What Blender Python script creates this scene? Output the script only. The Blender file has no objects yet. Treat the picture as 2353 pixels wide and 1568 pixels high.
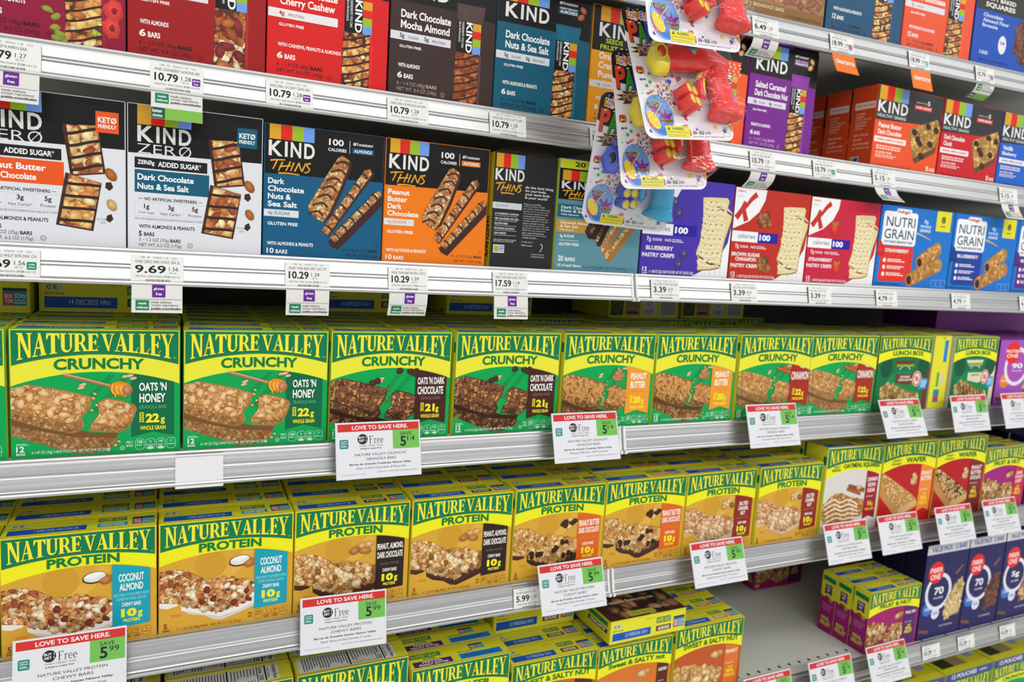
import bpy, bmesh, math, random
from mathutils import Vector, Matrix
# ------------------------------------------------------------------ camera, world, lights, exposure
SC = bpy.context.scene
COL = SC.collection
FOCAL = 1671.18                                    # focal length in pixels of the 2353 px wide frame
camd = bpy.data.cameras.new('camera'); cam = bpy.data.objects.new('camera', camd); COL.objects.link(cam)
camd.sensor_width = 36.0; camd.lens = FOCAL * 36.0 / 2353.0
camd.clip_start = 0.02
RIGHT = Vector((0.906162, -0.418629, 0.060167)); DOWN = Vector((0.002786, -0.136351, -0.990657)); FWD = Vector((0.422921, 0.897863, -0.122390))
cam.matrix_world = Matrix(((RIGHT.x, -DOWN.x, -FWD.x, 0.0), (RIGHT.y, -DOWN.y, -FWD.y, -1.0), (RIGHT.z, -DOWN.z, -FWD.z, 0.0), (0, 0, 0, 1)))
camd.dof.use_dof = True; camd.dof.focus_distance = 0.93; camd.dof.aperture_fstop = 5.4
SC.camera = cam
wd = bpy.data.worlds.new('store_air'); SC.world = wd; wd.use_nodes = True
wn = wd.node_tree.nodes['Background']; wn.inputs[0].default_value = (0.95, 0.97, 1.0, 1); wn.inputs[1].default_value = 0.72


def lamp(name, loc, size, energy, rot=(0, 0, 0), color=(1, 0.985, 0.96)):
    l = bpy.data.lights.new(name, 'AREA'); l.shape = 'RECTANGLE'; l.size, l.size_y = size; l.energy = energy; l.color = color
    o = bpy.data.objects.new(name, l); COL.objects.link(o); o.location = loc; o.rotation_euler = rot
    return o


# two rows of fluorescent ceiling strips along the aisle
lamp('ceiling_strip_light', (1.5, -1.7, 1.9), (7.5, 0.35), 32, (math.radians(12), 0, 0))
lamp('ceiling_strip_light.001', (1.7, -3.6, 1.9), (8.5, 0.35), 118, (math.radians(35), 0, 0))
SC.view_settings.view_transform = 'Standard'; SC.view_settings.look = 'None'
SC.view_settings.exposure = -0.08; SC.view_settings.gamma = 1.0; SC.view_settings.use_curve_mapping = False
FLOOR_Z = -1.36
# shelf levels (height of the price-rail lip); the first one slopes a little
S0, S1, S2, S3, S4, S5, S6 = 0.428, 0.2035, -0.0245, -0.2800, -0.5310, -0.8230, -1.0880


# ------------------------------------------------------------------ colours and materials
def lin(c):
    return c / 12.92 if c <= 0.04045 else ((c + 0.055) / 1.055) ** 2.4


_cc = {}


def hx(s):
    if not isinstance(s, str): return s
    if s not in _cc:
        _cc[s] = tuple(lin(int(s[i:i + 2], 16) / 255.0) * 0.93 for i in (1, 3, 5)) + (1.0,)
    return _cc[s]


def mul(c, k): return (min(c[0] * k, 1), min(c[1] * k, 1), min(c[2] * k, 1), 1.0)


def mixc(a, b, t): return tuple(a[i] * (1 - t) + b[i] * t for i in range(3)) + (1.0,)


def new_mat(name):
    m = bpy.data.materials.new(name); m.use_nodes = True
    nt = m.node_tree
    return m, nt, nt.nodes['Principled BSDF']


def print_mat(name, rough, coat, bump=0.0):
    m, nt, b = new_mat(name)
    a = nt.nodes.new('ShaderNodeAttribute'); a.attribute_name = 'Col'
    n = nt.nodes.new('ShaderNodeTexNoise'); n.inputs['Scale'].default_value = 900; n.inputs['Detail'].default_value = 1
    tc = nt.nodes.new('ShaderNodeTexCoord'); nt.links.new(tc.outputs['Object'], n.inputs['Vector'])
    mp = nt.nodes.new('ShaderNodeMapRange'); mp.inputs['To Min'].default_value = rough - 0.05; mp.inputs['To Max'].default_value = rough + 0.05
    nt.links.new(n.outputs['Fac'], mp.inputs['Value']); nt.links.new(mp.outputs['Result'], b.inputs['Roughness'])
    nt.links.new(a.outputs['Color'], b.inputs['Base Color'])
    b.inputs['Specular IOR Level'].default_value = coat
    if bump:
        n2 = nt.nodes.new('ShaderNodeTexNoise'); n2.inputs['Scale'].default_value = 28; n2.inputs['Detail'].default_value = 2
        nt.links.new(tc.outputs['Object'], n2.inputs['Vector'])
        bp = nt.nodes.new('ShaderNodeBump'); bp.inputs['Strength'].default_value = bump; bp.inputs['Distance'].default_value = 0.002
        nt.links.new(n2.outputs['Fac'], bp.inputs['Height']); nt.links.new(bp.outputs['Normal'], b.inputs['Normal'])
    return m


M_CARD = print_mat('printed_carton', 0.42, 0.16, 0.12)
M_PAPER = print_mat('printed_paper', 0.7, 0.2, 0.12)
M_GLOSSCARD = print_mat('glossy_printed_card', 0.25, 0.4)


def plain(name, c, rough=0.5, metal=0.0, spec=0.5, noise=0.0, scale=(60, 60, 60), sss=0.0, dark=None):
    m, nt, b = new_mat(name)
    c = hx(c)
    b.inputs['Base Color'].default_value = c; b.inputs['Roughness'].default_value = rough; b.inputs['Metallic'].default_value = metal
    b.inputs['Specular IOR Level'].default_value = spec
    tc = nt.nodes.new('ShaderNodeTexCoord'); mpg = nt.nodes.new('ShaderNodeMapping'); mpg.inputs['Scale'].default_value = scale
    n = nt.nodes.new('ShaderNodeTexNoise'); n.inputs['Scale'].default_value = 1.0; n.inputs['Detail'].default_value = 4
    nt.links.new(tc.outputs['Object'], mpg.inputs['Vector']); nt.links.new(mpg.outputs['Vector'], n.inputs['Vector'])
    if noise:
        r = nt.nodes.new('ShaderNodeMapRange'); r.inputs['To Min'].default_value = max(rough - noise, 0.02); r.inputs['To Max'].default_value = rough + noise
        nt.links.new(n.outputs['Fac'], r.inputs['Value']); nt.links.new(r.outputs['Result'], b.inputs['Roughness'])
        mx = nt.nodes.new('ShaderNodeMix'); mx.data_type = 'RGBA'
        mx.inputs['A'].default_value = mul(c, dark or 1 - noise * 0.5); mx.inputs['B'].default_value = mul(c, 1 + noise * 0.3)
        nt.links.new(n.outputs['Fac'], mx.inputs['Factor']); nt.links.new(mx.outputs['Result'], b.inputs['Base Color'])
    if sss:
        b.inputs['Subsurface Weight'].default_value = sss; b.inputs['Subsurface Radius'].default_value = (0.01, 0.004, 0.003); b.inputs['Subsurface Scale'].default_value = 0.5
    return m


M_ALU = plain('brushed_aluminium', '#d2d2d1', 0.36, 1.0, 0.5, 0.16, (2.0, 240, 380), 0.0, 0.62)
M_DECK = plain('painted_steel_deck', '#cfcfc8', 0.45, 0, 0.4, 0.06, (300, 300, 300))
M_BACK = plain('dark_back_panel', '#4a463f', 0.6, 0, 0.3, 0.1, (40, 40, 40))
M_POST = plain('dark_steel_post', '#2f2d2b', 0.5, 0.2, 0.4, 0.1)
M_WHITEPL = plain('white_plastic', '#e9e9e6', 0.4)
M_RED = plain('red_toy_plastic', '#f0332f', 0.22, 0, 0.5, 0.03, (20, 20, 20))
M_YEL = plain('yellow_toy_plastic', '#ecd62a', 0.25, 0, 0.5, 0.03, (20, 20, 20))
M_BLU = plain('blue_toy_plastic', '#4f62d6', 0.25, 0, 0.5, 0.03, (20, 20, 20))
M_CYA = plain('cyan_toy_plastic', '#159fcb', 0.25, 0, 0.5, 0.03, (20, 20, 20))
M_FLOOR = plain('polished_floor_tile', '#f0eee8', 0.25, 0, 0.4, 0.08, (3, 3, 3))


def clear_mat(name, fac, rough, bump=0.0):
    m = bpy.data.materials.new(name); m.use_nodes = True; nt = m.node_tree
    nt.nodes.remove(nt.nodes['Principled BSDF'])
    t = nt.nodes.new('ShaderNodeBsdfTransparent'); t.inputs[0].default_value = (0.985, 0.985, 0.985, 1)
    g = nt.nodes.new('ShaderNodeBsdfGlossy'); g.inputs['Roughness'].default_value = rough
    fr = nt.nodes.new('ShaderNodeFresnel'); fr.inputs['IOR'].default_value = 1.46
    mt = nt.nodes.new('ShaderNodeMath'); mt.operation = 'MULTIPLY'; mt.inputs[1].default_value = fac
    mx = nt.nodes.new('ShaderNodeMixShader')
    ge = nt.nodes.new('ShaderNodeNewGeometry'); sb = nt.nodes.new('ShaderNodeMath'); sb.operation = 'SUBTRACT'; sb.inputs[0].default_value = 1.0
    m2 = nt.nodes.new('ShaderNodeMath'); m2.operation = 'MULTIPLY'
    nt.links.new(ge.outputs['Backfacing'], sb.inputs[1]); nt.links.new(fr.outputs[0], mt.inputs[0]); nt.links.new(mt.outputs[0], m2.inputs[0]); nt.links.new(sb.outputs[0], m2.inputs[1]); nt.links.new(m2.outputs[0], mx.inputs[0]); nt.links.new(t.outputs[0], mx.inputs[1]); nt.links.new(g.outputs[0], mx.inputs[2])
    nt.links.new(mx.outputs[0], nt.nodes['Material Output'].inputs['Surface'])
    if bump:
        tc = nt.nodes.new('ShaderNodeTexCoord'); n = nt.nodes.new('ShaderNodeTexNoise'); n.inputs['Scale'].default_value = 70; n.inputs['Detail'].default_value = 2
        nt.links.new(tc.outputs['Object'], n.inputs['Vector'])
        b = nt.nodes.new('ShaderNodeBump'); b.inputs['Strength'].default_value = bump; b.inputs['Distance'].default_value = 0.004
        nt.links.new(n.outputs['Fac'], b.inputs['Height']); nt.links.new(b.outputs['Normal'], g.inputs['Normal']); nt.links.new(b.outputs['Normal'], fr.inputs['Normal'])
    return m


M_BLIST = clear_mat('clear_blister_plastic', 1.0, 0.05, 0.3)
M_SLEEVE = clear_mat('clear_sign_sleeve', 0.6, 0.08, 0.03)


# ------------------------------------------------------------------ object helpers
def link_mesh(name, V, F, mat, parent=None, C=None, smooth=False):
    me = bpy.data.meshes.new(name); me.from_pydata(V, [], F)
    if C is not None:
        ca = me.color_attributes.new('Col', 'FLOAT_COLOR', 'POINT')
        flat = [x for c in C for x in c]
        ca.data.foreach_set('color', flat)
    if smooth: me.polygons.foreach_set('use_smooth', [True] * len(me.polygons))
    me.materials.append(mat); me.update()
    o = bpy.data.objects.new(name, me); COL.objects.link(o)
    if parent is not None: o.parent = parent
    return o


def bm_obj(name, bm, mat, parent=None, smooth=False):
    me = bpy.data.meshes.new(name); bm.to_mesh(me); bm.free()
    if smooth: me.polygons.foreach_set('use_smooth', [True] * len(me.polygons))
    me.materials.append(mat); o = bpy.data.objects.new(name, me); COL.objects.link(o)
    if parent is not None: o.parent = parent
    return o


def tag(o, label, cat, group=None):
    o['label'] = label; o['category'] = cat
    if group: o['group'] = group
    return o


def struct(o): o['kind'] = 'structure'; return o


def kids(o): return [c for c in bpy.data.objects if c.parent == o]


def dup(root, loc=None, rotz=None, label=None, group=None):
    r = root.copy(); COL.objects.link(r)
    if loc is not None: r.location = loc
    if rotz is not None: r.rotation_euler = (root.rotation_euler[0], root.rotation_euler[1], rotz)
    if label: r['label'] = label
    if group: r['group'] = group
    KID[r.name] = []
    for ch in KID.get(root.name, []):
        c = ch.copy(); COL.objects.link(c); c.parent = r; KID[r.name].append(c)
    return r


KID = {}                                            # carton name -> its parts, so copying needs no search


def box_bm(bm, x0, x1, y0, y1, z0, z1):
    vs = [bm.verts.new(p) for p in ((x0, y0, z0), (x1, y0, z0), (x1, y1, z0), (x0, y1, z0), (x0, y0, z1), (x1, y0, z1), (x1, y1, z1), (x0, y1, z1))]
    for f in ((3, 2, 1, 0), (4, 5, 6, 7), (0, 1, 5, 4), (1, 2, 6, 5), (2, 3, 7, 6), (3, 0, 4, 7)): bm.faces.new([vs[i] for i in f])
    return vs


# ------------------------------------------------------------------ lettering
_tx = {}


def glyphs(s, off=0.0, shear=0.0, space=1.0):
    k = (s, off, shear, space)
    if k in _tx: return _tx[k]
    c = bpy.data.curves.new('lettering', 'FONT'); c.body = s; c.resolution_u = 3; c.offset = off; c.shear = shear; c.space_character = space
    o = bpy.data.objects.new('lettering', c); me = bpy.data.meshes.new_from_object(o)
    vs = [(v.co.x, v.co.y) for v in me.vertices]; fs = [tuple(p.vertices) for p in me.polygons]
    bpy.data.objects.remove(o); bpy.data.curves.remove(c); bpy.data.meshes.remove(me)
    if not vs: r = ([], [], 1.0)
    else:
        x0 = min(v[0] for v in vs); x1 = max(v[0] for v in vs); y0 = min(v[1] for v in vs); y1 = max(v[1] for v in vs)
        W = max(x1 - x0, 1e-6); H = max(y1 - y0, 1e-6)
        r = ([((v[0] - x0) / W, (v[1] - y0) / H) for v in vs], fs, W / H)
    _tx[k] = r
    return r


B, SB, RG = 0.028, 0.023, 0.0
# letterforms of the arched serif wordmark: list of polygons per letter, width 0..w, height 0..1
def _arc(cx, cy, rx, ry, a0, a1, n=8): return [(cx + rx * math.cos(math.radians(a0 + (a1 - a0) * i / n)), cy + ry * math.sin(math.radians(a0 + (a1 - a0) * i / n))) for i in range(n + 1)]


SERIF = {
    'N': (1.0, [[(.13, .03), (.21, .03), (.21, .97), (.13, .97)], [(.0, .95), (.34, 1), (.34, .93), (.0, .99)], [(.04, 1), (.36, 1), (.90, 0), (.74, 0)], [(.80, .08), (.90, 0), (.90, .97), (.80, .97)], [(.02, 0), (.34, 0), (.34, .05), (.02, .05)], [(.70, .95), (1, .95), (1, 1), (.70, 1)]]),
    'A': (.92, [[(.40, 1), (.58, 1), (.86, .03), (.62, .03)], [(.40, .97), (.47, .97), (.18, .03), (.09, .03)], [(.22, .32), (.70, .32), (.69, .39), (.24, .39)], [(0, 0), (.32, 0), (.32, .05), (0, .05)], [(.52, 0), (.94, 0), (.94, .05), (.52, .05)]]),
    'T': (.86, [[(.32, .04), (.55, .04), (.55, .98), (.32, .98)], [(.0, .90), (.86, .90), (.86, 1), (.0, 1)], [(0, .70), (.05, .70), (.14, .92), (0, .92)], [(.81, .70), (.86, .70), (.86, .92), (.72, .92)], [(.2, 0), (.67, 0), (.67, .05), (.2, .05)]]),
    'U': (.92, [[(.10, .28), (.31, .28), (.31, .97), (.10, .97)], [(.72, .28), (.81, .28), (.81, .97), (.72, .97)], _arc(.455, .28, .355, .28, 180, 360) + list(reversed(_arc(.515, .28, .205, .18, 180, 360))), [(0, .95), (.42, .95), (.42, 1), (0, 1)], [(.60, .95), (.92, .95), (.92, 1), (.60, 1)]]),
    'R': (.92, [[(.10, .03), (.32, .03), (.32, .97), (.10, .97)], [(.30, .93), (.5, .93), (.5, 1), (.30, 1)], [(.30, .43), (.5, .43), (.5, .51), (.30, .51)], _arc(.48, .715, .32, .285, -90, 90) + list(reversed(_arc(.44, .715, .14, .21, -90, 90))), [(.40, .48), (.60, .50), (.94, .03), (.70, .03)], [(0, 0), (.42, 0), (.42, .05), (0, .05)], [(0, .95), (.3, .95), (.3, 1), (0, 1)], [(.66, 0), (.98, 0), (.98, .05), (.66, .05)]]),
    'E': (.78, [[(.10, .03), (.32, .03), (.32, .97), (.10, .97)], [(.0, .92), (.72, .92), (.72, 1), (.0, 1)], [(.3, .46), (.56, .46), (.56, .53), (.3, .53)], [(.54, .36), (.59, .36), (.59, .64), (.54, .64)], [(.0, 0), (.74, 0), (.74, .08), (.0, .08)], [(.67, .74), (.72, .74), (.72, .94), (.62, .94)], [(.62, .06), (.78, .28), (.73, .28), (.6, .06)]]),
    'V': (.94, [[(.06, .97), (.31, .97), (.60, 0), (.46, 0)], [(.74, .97), (.84, .97), (.56, 0), (.48, 0)], [(0, .95), (.42, .95), (.42, 1), (0, 1)], [(.62, .95), (.94, .95), (.94, 1), (.62, 1)]]),
    'L': (.78, [[(.10, .03), (.32, .03), (.32, .97), (.10, .97)], [(0, .95), (.44, .95), (.44, 1), (0, 1)], [(0, 0), (.72, 0), (.72, .08), (0, .08)], [(.60, .06), (.77, .30), (.71, .30), (.55, .06)]]),
    'Y': (.92, [[(.05, .97), (.30, .97), (.56, .45), (.36, .42)], [(.74, .97), (.84, .97), (.57, .45), (.50, .45)], [(.36, .04), (.57, .04), (.57, .5), (.36, .5)], [(0, .95), (.40, .95), (.40, 1), (0, 1)], [(.62, .95), (.94, .95), (.94, 1), (.62, 1)], [(.24, 0), (.69, 0), (.69, .05), (.24, .05)]]),
    'F': (.70, [[(.12, .03), (.24, .03), (.24, .97), (.12, .97)], [(.0, .95), (.66, .95), (.66, 1), (.0, 1)], [(.2, .50), (.5, .50), (.5, .55), (.2, .55)], [(.61, .78), (.66, .78), (.66, .97), (.56, .97)], [(0, 0), (.38, 0), (.38, .04), (0, .04)]]),
    'r': (.46, [[(.12, .03), (.22, .03), (.22, .66), (.12, .66)], [(.02, .60), (.22, .68), (.22, .62), (.02, .57)], [(.22, .50), (.34, .68), (.46, .64), (.42, .56), (.32, .60), (.22, .44)], [(0, 0), (.36, 0), (.36, .04), (0, .04)]]),
    'e': (.54, [_arc(.27, .33, .25, .34, 0, 320, 16) + list(reversed(_arc(.28, .33, .16, .28, 10, 320, 16))), [(.1, .32), (.52, .32), (.52, .37), (.1, .37)]]),
    ' ': (.10, []),
}


# ------------------------------------------------------------------ printed artwork
class Art:
    """Collects flat printed shapes on one face of a thing; u runs left to right, v from the top edge down (both 0..1)."""
    def __init__(s, root, w, h, surf, mat, eps=4e-5, clampit=True):
        s.root, s.w, s.h, s.surf, s.mat, s.eps, s.cl = root, w, h, surf, mat, eps, clampit
        s.prims = []; s.cur = 'front_panel'; s.sub = 0; s.base = 1.5e-4

    def part(s, n): s.cur = n; return s

    def P(s, u, v, k):
        if s.cl: u = min(max(u, .006), .994); v = min(max(v, .006), .994)
        p, n = s.surf(u, v)
        return p + n * (s.base + k * s.step)

    def raw(s, uv, faces, L, cols):
        s.prims.append((L, len(s.prims), s.cur, uv, faces, cols))

    def poly(s, pts, col, L=1): s.raw(pts, [tuple(range(len(pts)))], L, hx(col))

    def rect(s, u0, v0, u1, v1, col, L=1):
        if s.sub:                                   # follow a curved sheet
            k = max(1, int((v1 - v0) * s.sub)); uv = [(u, lerp(v0, v1, i / k)) for i in range(k + 1) for u in (u0, u1)]
            s.raw(uv, [(2 * i, 2 * i + 2, 2 * i + 3, 2 * i + 1) for i in range(k)], L, hx(col))
        else: s.poly([(u0, v1), (u1, v1), (u1, v0), (u0, v0)], col, L)

    def rrect(s, u0, v0, u1, v1, col, L=1, r=.003):
        if s.sub: return s.rect(u0, v0, u1, v1, col, L)
        ru, rv = r / s.w, r / s.h; pts = []
        for cx, cy, a in ((u1 - ru, v1 - rv, 0), (u0 + ru, v1 - rv, 90), (u0 + ru, v0 + rv, 180), (u1 - ru, v0 + rv, 270)):
            for i in range(4):
                t = math.radians(a + 30 * i); pts.append((cx + ru * math.cos(t), cy + rv * math.sin(t)))
        s.poly(pts, col, L)

    def frame(s, u0, v0, u1, v1, col, L=1, t=.0006, r=.003):
        def ring(d):
            ru, rv = max(r - d, 1e-5) / s.w, max(r - d, 1e-5) / s.h; du, dv = d / s.w, d / s.h; pts = []
            for cx, cy, a in ((u1 - du - ru, v1 - dv - rv, 0), (u0 + du + ru, v1 - dv - rv, 90), (u0 + du + ru, v0 + dv + rv, 180), (u1 - du - ru, v0 + dv + rv, 270)):
                for i in range(4):
                    q = math.radians(a + 30 * i); pts.append((cx + ru * math.cos(q), cy + rv * math.sin(q)))
            return pts
        a, b = ring(0), ring(t); n = len(a)
        s.raw(a + b, [(i, (i + 1) % n, n + (i + 1) % n, n + i) for i in range(n)], L, hx(col))

    def ell(s, cu, cv, ru, rv, col, L=1, rot=0, n=18, ring=0, a0=0, a1=360):
        """ellipse with radii in metres; ring > 0 leaves only a rim of that width"""
        c, q = math.cos(math.radians(rot)), math.sin(math.radians(rot)); pts = []; inn = []
        full = abs(a1 - a0) >= 360
        for i in range(n if full else n + 1):
            t = math.radians(a0 + (a1 - a0) * i / n); x, y = ru * math.cos(t), rv * math.sin(t)
            pts.append((cu + (x * c - y * q) / s.w, cv + (x * q + y * c) / s.h))
            x, y = (ru - ring) * math.cos(t), (rv - ring) * math.sin(t)
            inn.append((cu + (x * c - y * q) / s.w, cv + (x * q + y * c) / s.h))
        m = len(pts)
        if ring: s.raw(pts + inn, [(i, (i + 1) % m, m + (i + 1) % m, m + i) for i in range(m if full else m - 1)], L, hx(col))
        else: s.poly(pts, col, L)

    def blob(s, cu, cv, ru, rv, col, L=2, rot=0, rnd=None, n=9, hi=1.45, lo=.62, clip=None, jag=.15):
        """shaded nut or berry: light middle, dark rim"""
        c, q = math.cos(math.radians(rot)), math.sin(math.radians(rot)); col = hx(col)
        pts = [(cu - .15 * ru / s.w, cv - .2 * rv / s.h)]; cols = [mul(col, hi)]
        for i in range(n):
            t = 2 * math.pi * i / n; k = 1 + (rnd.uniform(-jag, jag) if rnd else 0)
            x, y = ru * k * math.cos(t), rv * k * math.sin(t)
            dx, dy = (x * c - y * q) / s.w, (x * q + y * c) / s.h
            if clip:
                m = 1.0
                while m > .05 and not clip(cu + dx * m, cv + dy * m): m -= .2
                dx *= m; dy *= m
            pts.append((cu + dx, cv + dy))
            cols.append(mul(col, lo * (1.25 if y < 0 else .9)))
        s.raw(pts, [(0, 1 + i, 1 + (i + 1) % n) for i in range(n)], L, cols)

    def band(s, top, bot, u0, u1, col, L=1, n=20):
        uv = []
        for i in range(n + 1):
            u = u0 + (u1 - u0) * i / n; uv += [(u, top(u)), (u, bot(u))]
        s.raw(uv, [(2 * i, 2 * i + 1, 2 * i + 3, 2 * i + 2) for i in range(n)], L, hx(col))

    def stroke(s, pts, wd, col, L=3, wd1=None):
        """line of width wd metres through (u,v) points"""
        q = [(p[0] * s.w, p[1] * s.h) for p in pts]
        if len(q) > 2:                              # round the bends
            e = [q[0]] + q + [q[-1]]; o = []
            for i in range(1, len(e) - 2):
                a, b, c, d = e[i - 1:i + 3]
                for j in range(5):
                    t = j / 5; o.append(tuple(.5 * (2 * b[m] + (c[m] - a[m]) * t + (2 * a[m] - 5 * b[m] + 4 * c[m] - d[m]) * t * t + (3 * b[m] - a[m] - 3 * c[m] + d[m]) * t ** 3) for m in (0, 1)))
            q = o + [q[-1]]
        uv = []; n = len(q)
        for i in range(n):
            a, b = q[max(i - 1, 0)], q[min(i + 1, n - 1)]; dx, dy = b[0] - a[0], b[1] - a[1]; l = math.hypot(dx, dy) or 1
            w_ = (wd + ((wd1 if wd1 is not None else wd) - wd) * i / max(n - 1, 1)) / 2
            nx, ny = -dy / l * w_, dx / l * w_
            uv += [((q[i][0] + nx) / s.w, (q[i][1] + ny) / s.h), ((q[i][0] - nx) / s.w, (q[i][1] - ny) / s.h)]
        s.raw(uv, [(2 * i, 2 * i + 1, 2 * i + 3, 2 * i + 2) for i in range(n - 1)], L, hx(col))

    def text(s, t, u0, v0, u1, v1, col, bold=B, L=5, shear=0.0, arc=0.0, rot=0, slope=0.0):
        """fit the words t into the box u0..u1, v0..v1 (u1 None: natural width; rot 1 reads downwards)"""
        g, f, asp = glyphs(t, bold, shear)
        if u1 is None: u1 = u0 + asp * (v1 - v0) * s.h / s.w
        if rot: uv = [(u0 + (u1 - u0) * y, v0 + (v1 - v0) * x) for x, y in g]
        else: uv = [(u0 + (u1 - u0) * x, v1 - (v1 - v0) * y + arc * (2 * (u0 + (u1 - u0) * x) - 1) ** 2 + slope * x) for x, y in g]
        s.raw(uv, f, L, hx(col))

    def ctext(s, t, uc, v0, v1, col, bold=B, cond=1.0, L=5, shear=0.0):
        g, f, asp = glyphs(t, bold, shear); w = asp * (v1 - v0) * s.h / s.w * cond
        s.text(t, uc - w / 2, v0, uc + w / 2, v1, col, bold, L, shear)

    def ltext(s, t, u, v0, v1, col, bold=B, cond=1.0, L=5, shear=0.0):
        g, f, asp = glyphs(t, bold, shear); w = asp * (v1 - v0) * s.h / s.w * cond
        s.text(t, u, v0, u + w, v1, col, bold, L, shear)

    def serif(s, t, u0, u1, top, bot, col, L=5, gap=.05, du=0, dv=0, fat=.028):
        ws = [SERIF[c][0] for c in t]; tot = sum(ws) + gap * (len(t) - 1); x = 0
        for c, w in zip(t, ws):
            for pl in SERIF[c][1]:
                uv = []; xs = [q[0] for q in pl]; mid = (min(xs) + max(xs)) / 2; fx_ = fat if max(xs) - min(xs) < .5 and len(pl) < 7 else 0
                for a, b in pl:
                    a += fx_ if a > mid else -fx_
                    u = u0 + (u1 - u0) * (x + a) / tot; uv.append((u + du, bot(u) + (top(u) - bot(u)) * b + dv))
                s.raw(uv, [tuple(range(len(uv)))], L, hx(col))
            x += w + gap

    def lines(s, u0, v0, u1, v1, n, col, L=4, seed=1, fill=.55):
        """rows of print too small to read"""
        r = random.Random(seed); hgt = (v1 - v0) / n
        for i in range(n):
            u = u0; end = u1 - r.uniform(0, .25) * (u1 - u0)
            while u < end:
                w = r.uniform(.02, .09) * (u1 - u0) * 1.6
                s.rect(u, v0 + hgt * i, min(u + w, u1), v0 + hgt * (i + fill), col, L); u += w + .018 * (u1 - u0) * 1.5

    def nuts(s, poly, n, a, b, pal, seed, L=2, base=None, hard=False, hi=1.45, lo=.62, jag=.15, m=9):
        """a heap of nuts, oats or chunks filling the outline poly"""
        r = random.Random(seed); pal = [hx(p) for p in pal]
        if base is not None: s.poly(poly, base, L)
        x0 = min(p[0] for p in poly); x1 = max(p[0] for p in poly); y0 = min(p[1] for p in poly); y1 = max(p[1] for p in poly)

        def inside(x, y):
            k = False; j = len(poly) - 1
            for i in range(len(poly)):
                xi, yi = poly[i]; xj, yj = poly[j]
                if (yi > y) != (yj > y) and x < (xj - xi) * (y - yi) / (yj - yi) + xi: k = not k
                j = i
            return k
        pts = []; tries = 0
        while len(pts) < n and tries < n * 30:
            tries += 1; x, y = r.uniform(x0, x1), r.uniform(y0, y1)
            if inside(x, y): pts.append((x, y))
        for x, y in pts:
            k = r.uniform(.7, 1.15)
            s.blob(x, y, a * k, b * k * r.uniform(.8, 1.1), mul(r.choice(pal), r.uniform(.8, 1.2)), L, r.uniform(0, 180), r, m, hi, lo, inside if hard else None, jag)

    def done(s, names=None):
        out = []; parts = {}; s.step = min(2.0e-6, 1.1e-3 / max(len(s.prims), 1))
        for k, (L, i, name, uv, faces, cols) in enumerate(sorted(s.prims, key=lambda q: q[:2])):
            V, F, C = parts.setdefault(name, ([], [], [])); b = len(V)
            for j, q in enumerate(uv):
                V.append(tuple(s.P(q[0], q[1], k + (160 if s.sub and L >= 4 else 0)))); C.append(cols[j] if isinstance(cols, list) else cols)
            for f in faces: F.append(tuple(b + j for j in f))
        for n, (V, F, C) in parts.items():
            o = link_mesh(n, V, F, s.mat, s.root, C); out.append(o)
        KID.setdefault(s.root.name, []).extend(out)
        return out


def lerp(a, b, t): return a + (b - a) * t


def rot_pts(pts, cu, cv, ang, w, h):
    c, q = math.cos(math.radians(ang)), math.sin(math.radians(ang)); out = []
    for u, v in pts:
        x, y = (u - cu) * w, (v - cv) * h; out.append((cu + (x * c - y * q) / w, cv + (x * q + y * c) / h))
    return out


# ------------------------------------------------------------------ cartons
def carton(kind, w, h, d, front, side, top, back=None, right=None, seed=0):
    """cardboard box, origin at the middle of its front bottom edge; returns (root, front art, top art, left-side art, right-side art)"""
    bm = bmesh.new(); box_bm(bm, -w / 2, w / 2, 0, d, 0, h)
    bmesh.ops.bevel(bm, geom=list(bm.edges), offset=.0007, segments=2, affect='EDGES')
    r = random.Random(seed)
    bm.normal_update()
    lay = bm.loops.layers.float_color.new('Col')
    cf, cs, ct, cb, cr = hx(front), hx(side), hx(top), hx(back or side), hx(right or side)
    for f in bm.faces:
        n = f.normal
        ax = max(range(3), key=lambda i: abs(n[i]) + (.01, .03, .02)[i])
        c = (ct if n.z > 0 else cs) if ax == 2 else (cf if n.y < 0 else cb) if ax == 1 else (cr if n.x > 0 else cs)
        for l in f.loops: l[lay] = c
    root = bm_obj(kind, bm, M_CARD)
    KID[root.name] = []
    X, Y, Z = Vector((1, 0, 0)), Vector((0, 1, 0)), Vector((0, 0, 1))
    fa = Art(root, w, h, lambda u, v: (Vector((-w / 2 + u * w, 0, h - v * h)), -Y), M_CARD)
    ta = Art(root, w, d, lambda u, v: (Vector((-w / 2 + u * w, d - v * d, h)), Z), M_CARD); ta.cur = 'top_panel'
    la = Art(root, d, h, lambda u, v: (Vector((-w / 2, d - u * d, h - v * h)), -X), M_CARD); la.cur = 'left_panel'
    ra = Art(root, d, h, lambda u, v: (Vector((w / 2, u * d, h - v * h)), X), M_CARD); ra.cur = 'right_panel'
    return root, fa, ta, la, ra


def place(root, x0, x1, z, y=0.006, rz=0.0, ry=0.0):
    root.location = ((x0 + x1) / 2, y, z); root.rotation_euler = (0, ry, rz)
    return root


# ------------------------------------------------------------------ artwork of the green-and-yellow granola bar cartons
NVG, NVY, NVB, DKG = '#0b7b50', '#e9e43a', '#08a350', '#0f7a3c'
PROY, GOLD = '#eeea1e', '#d7a436'


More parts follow.
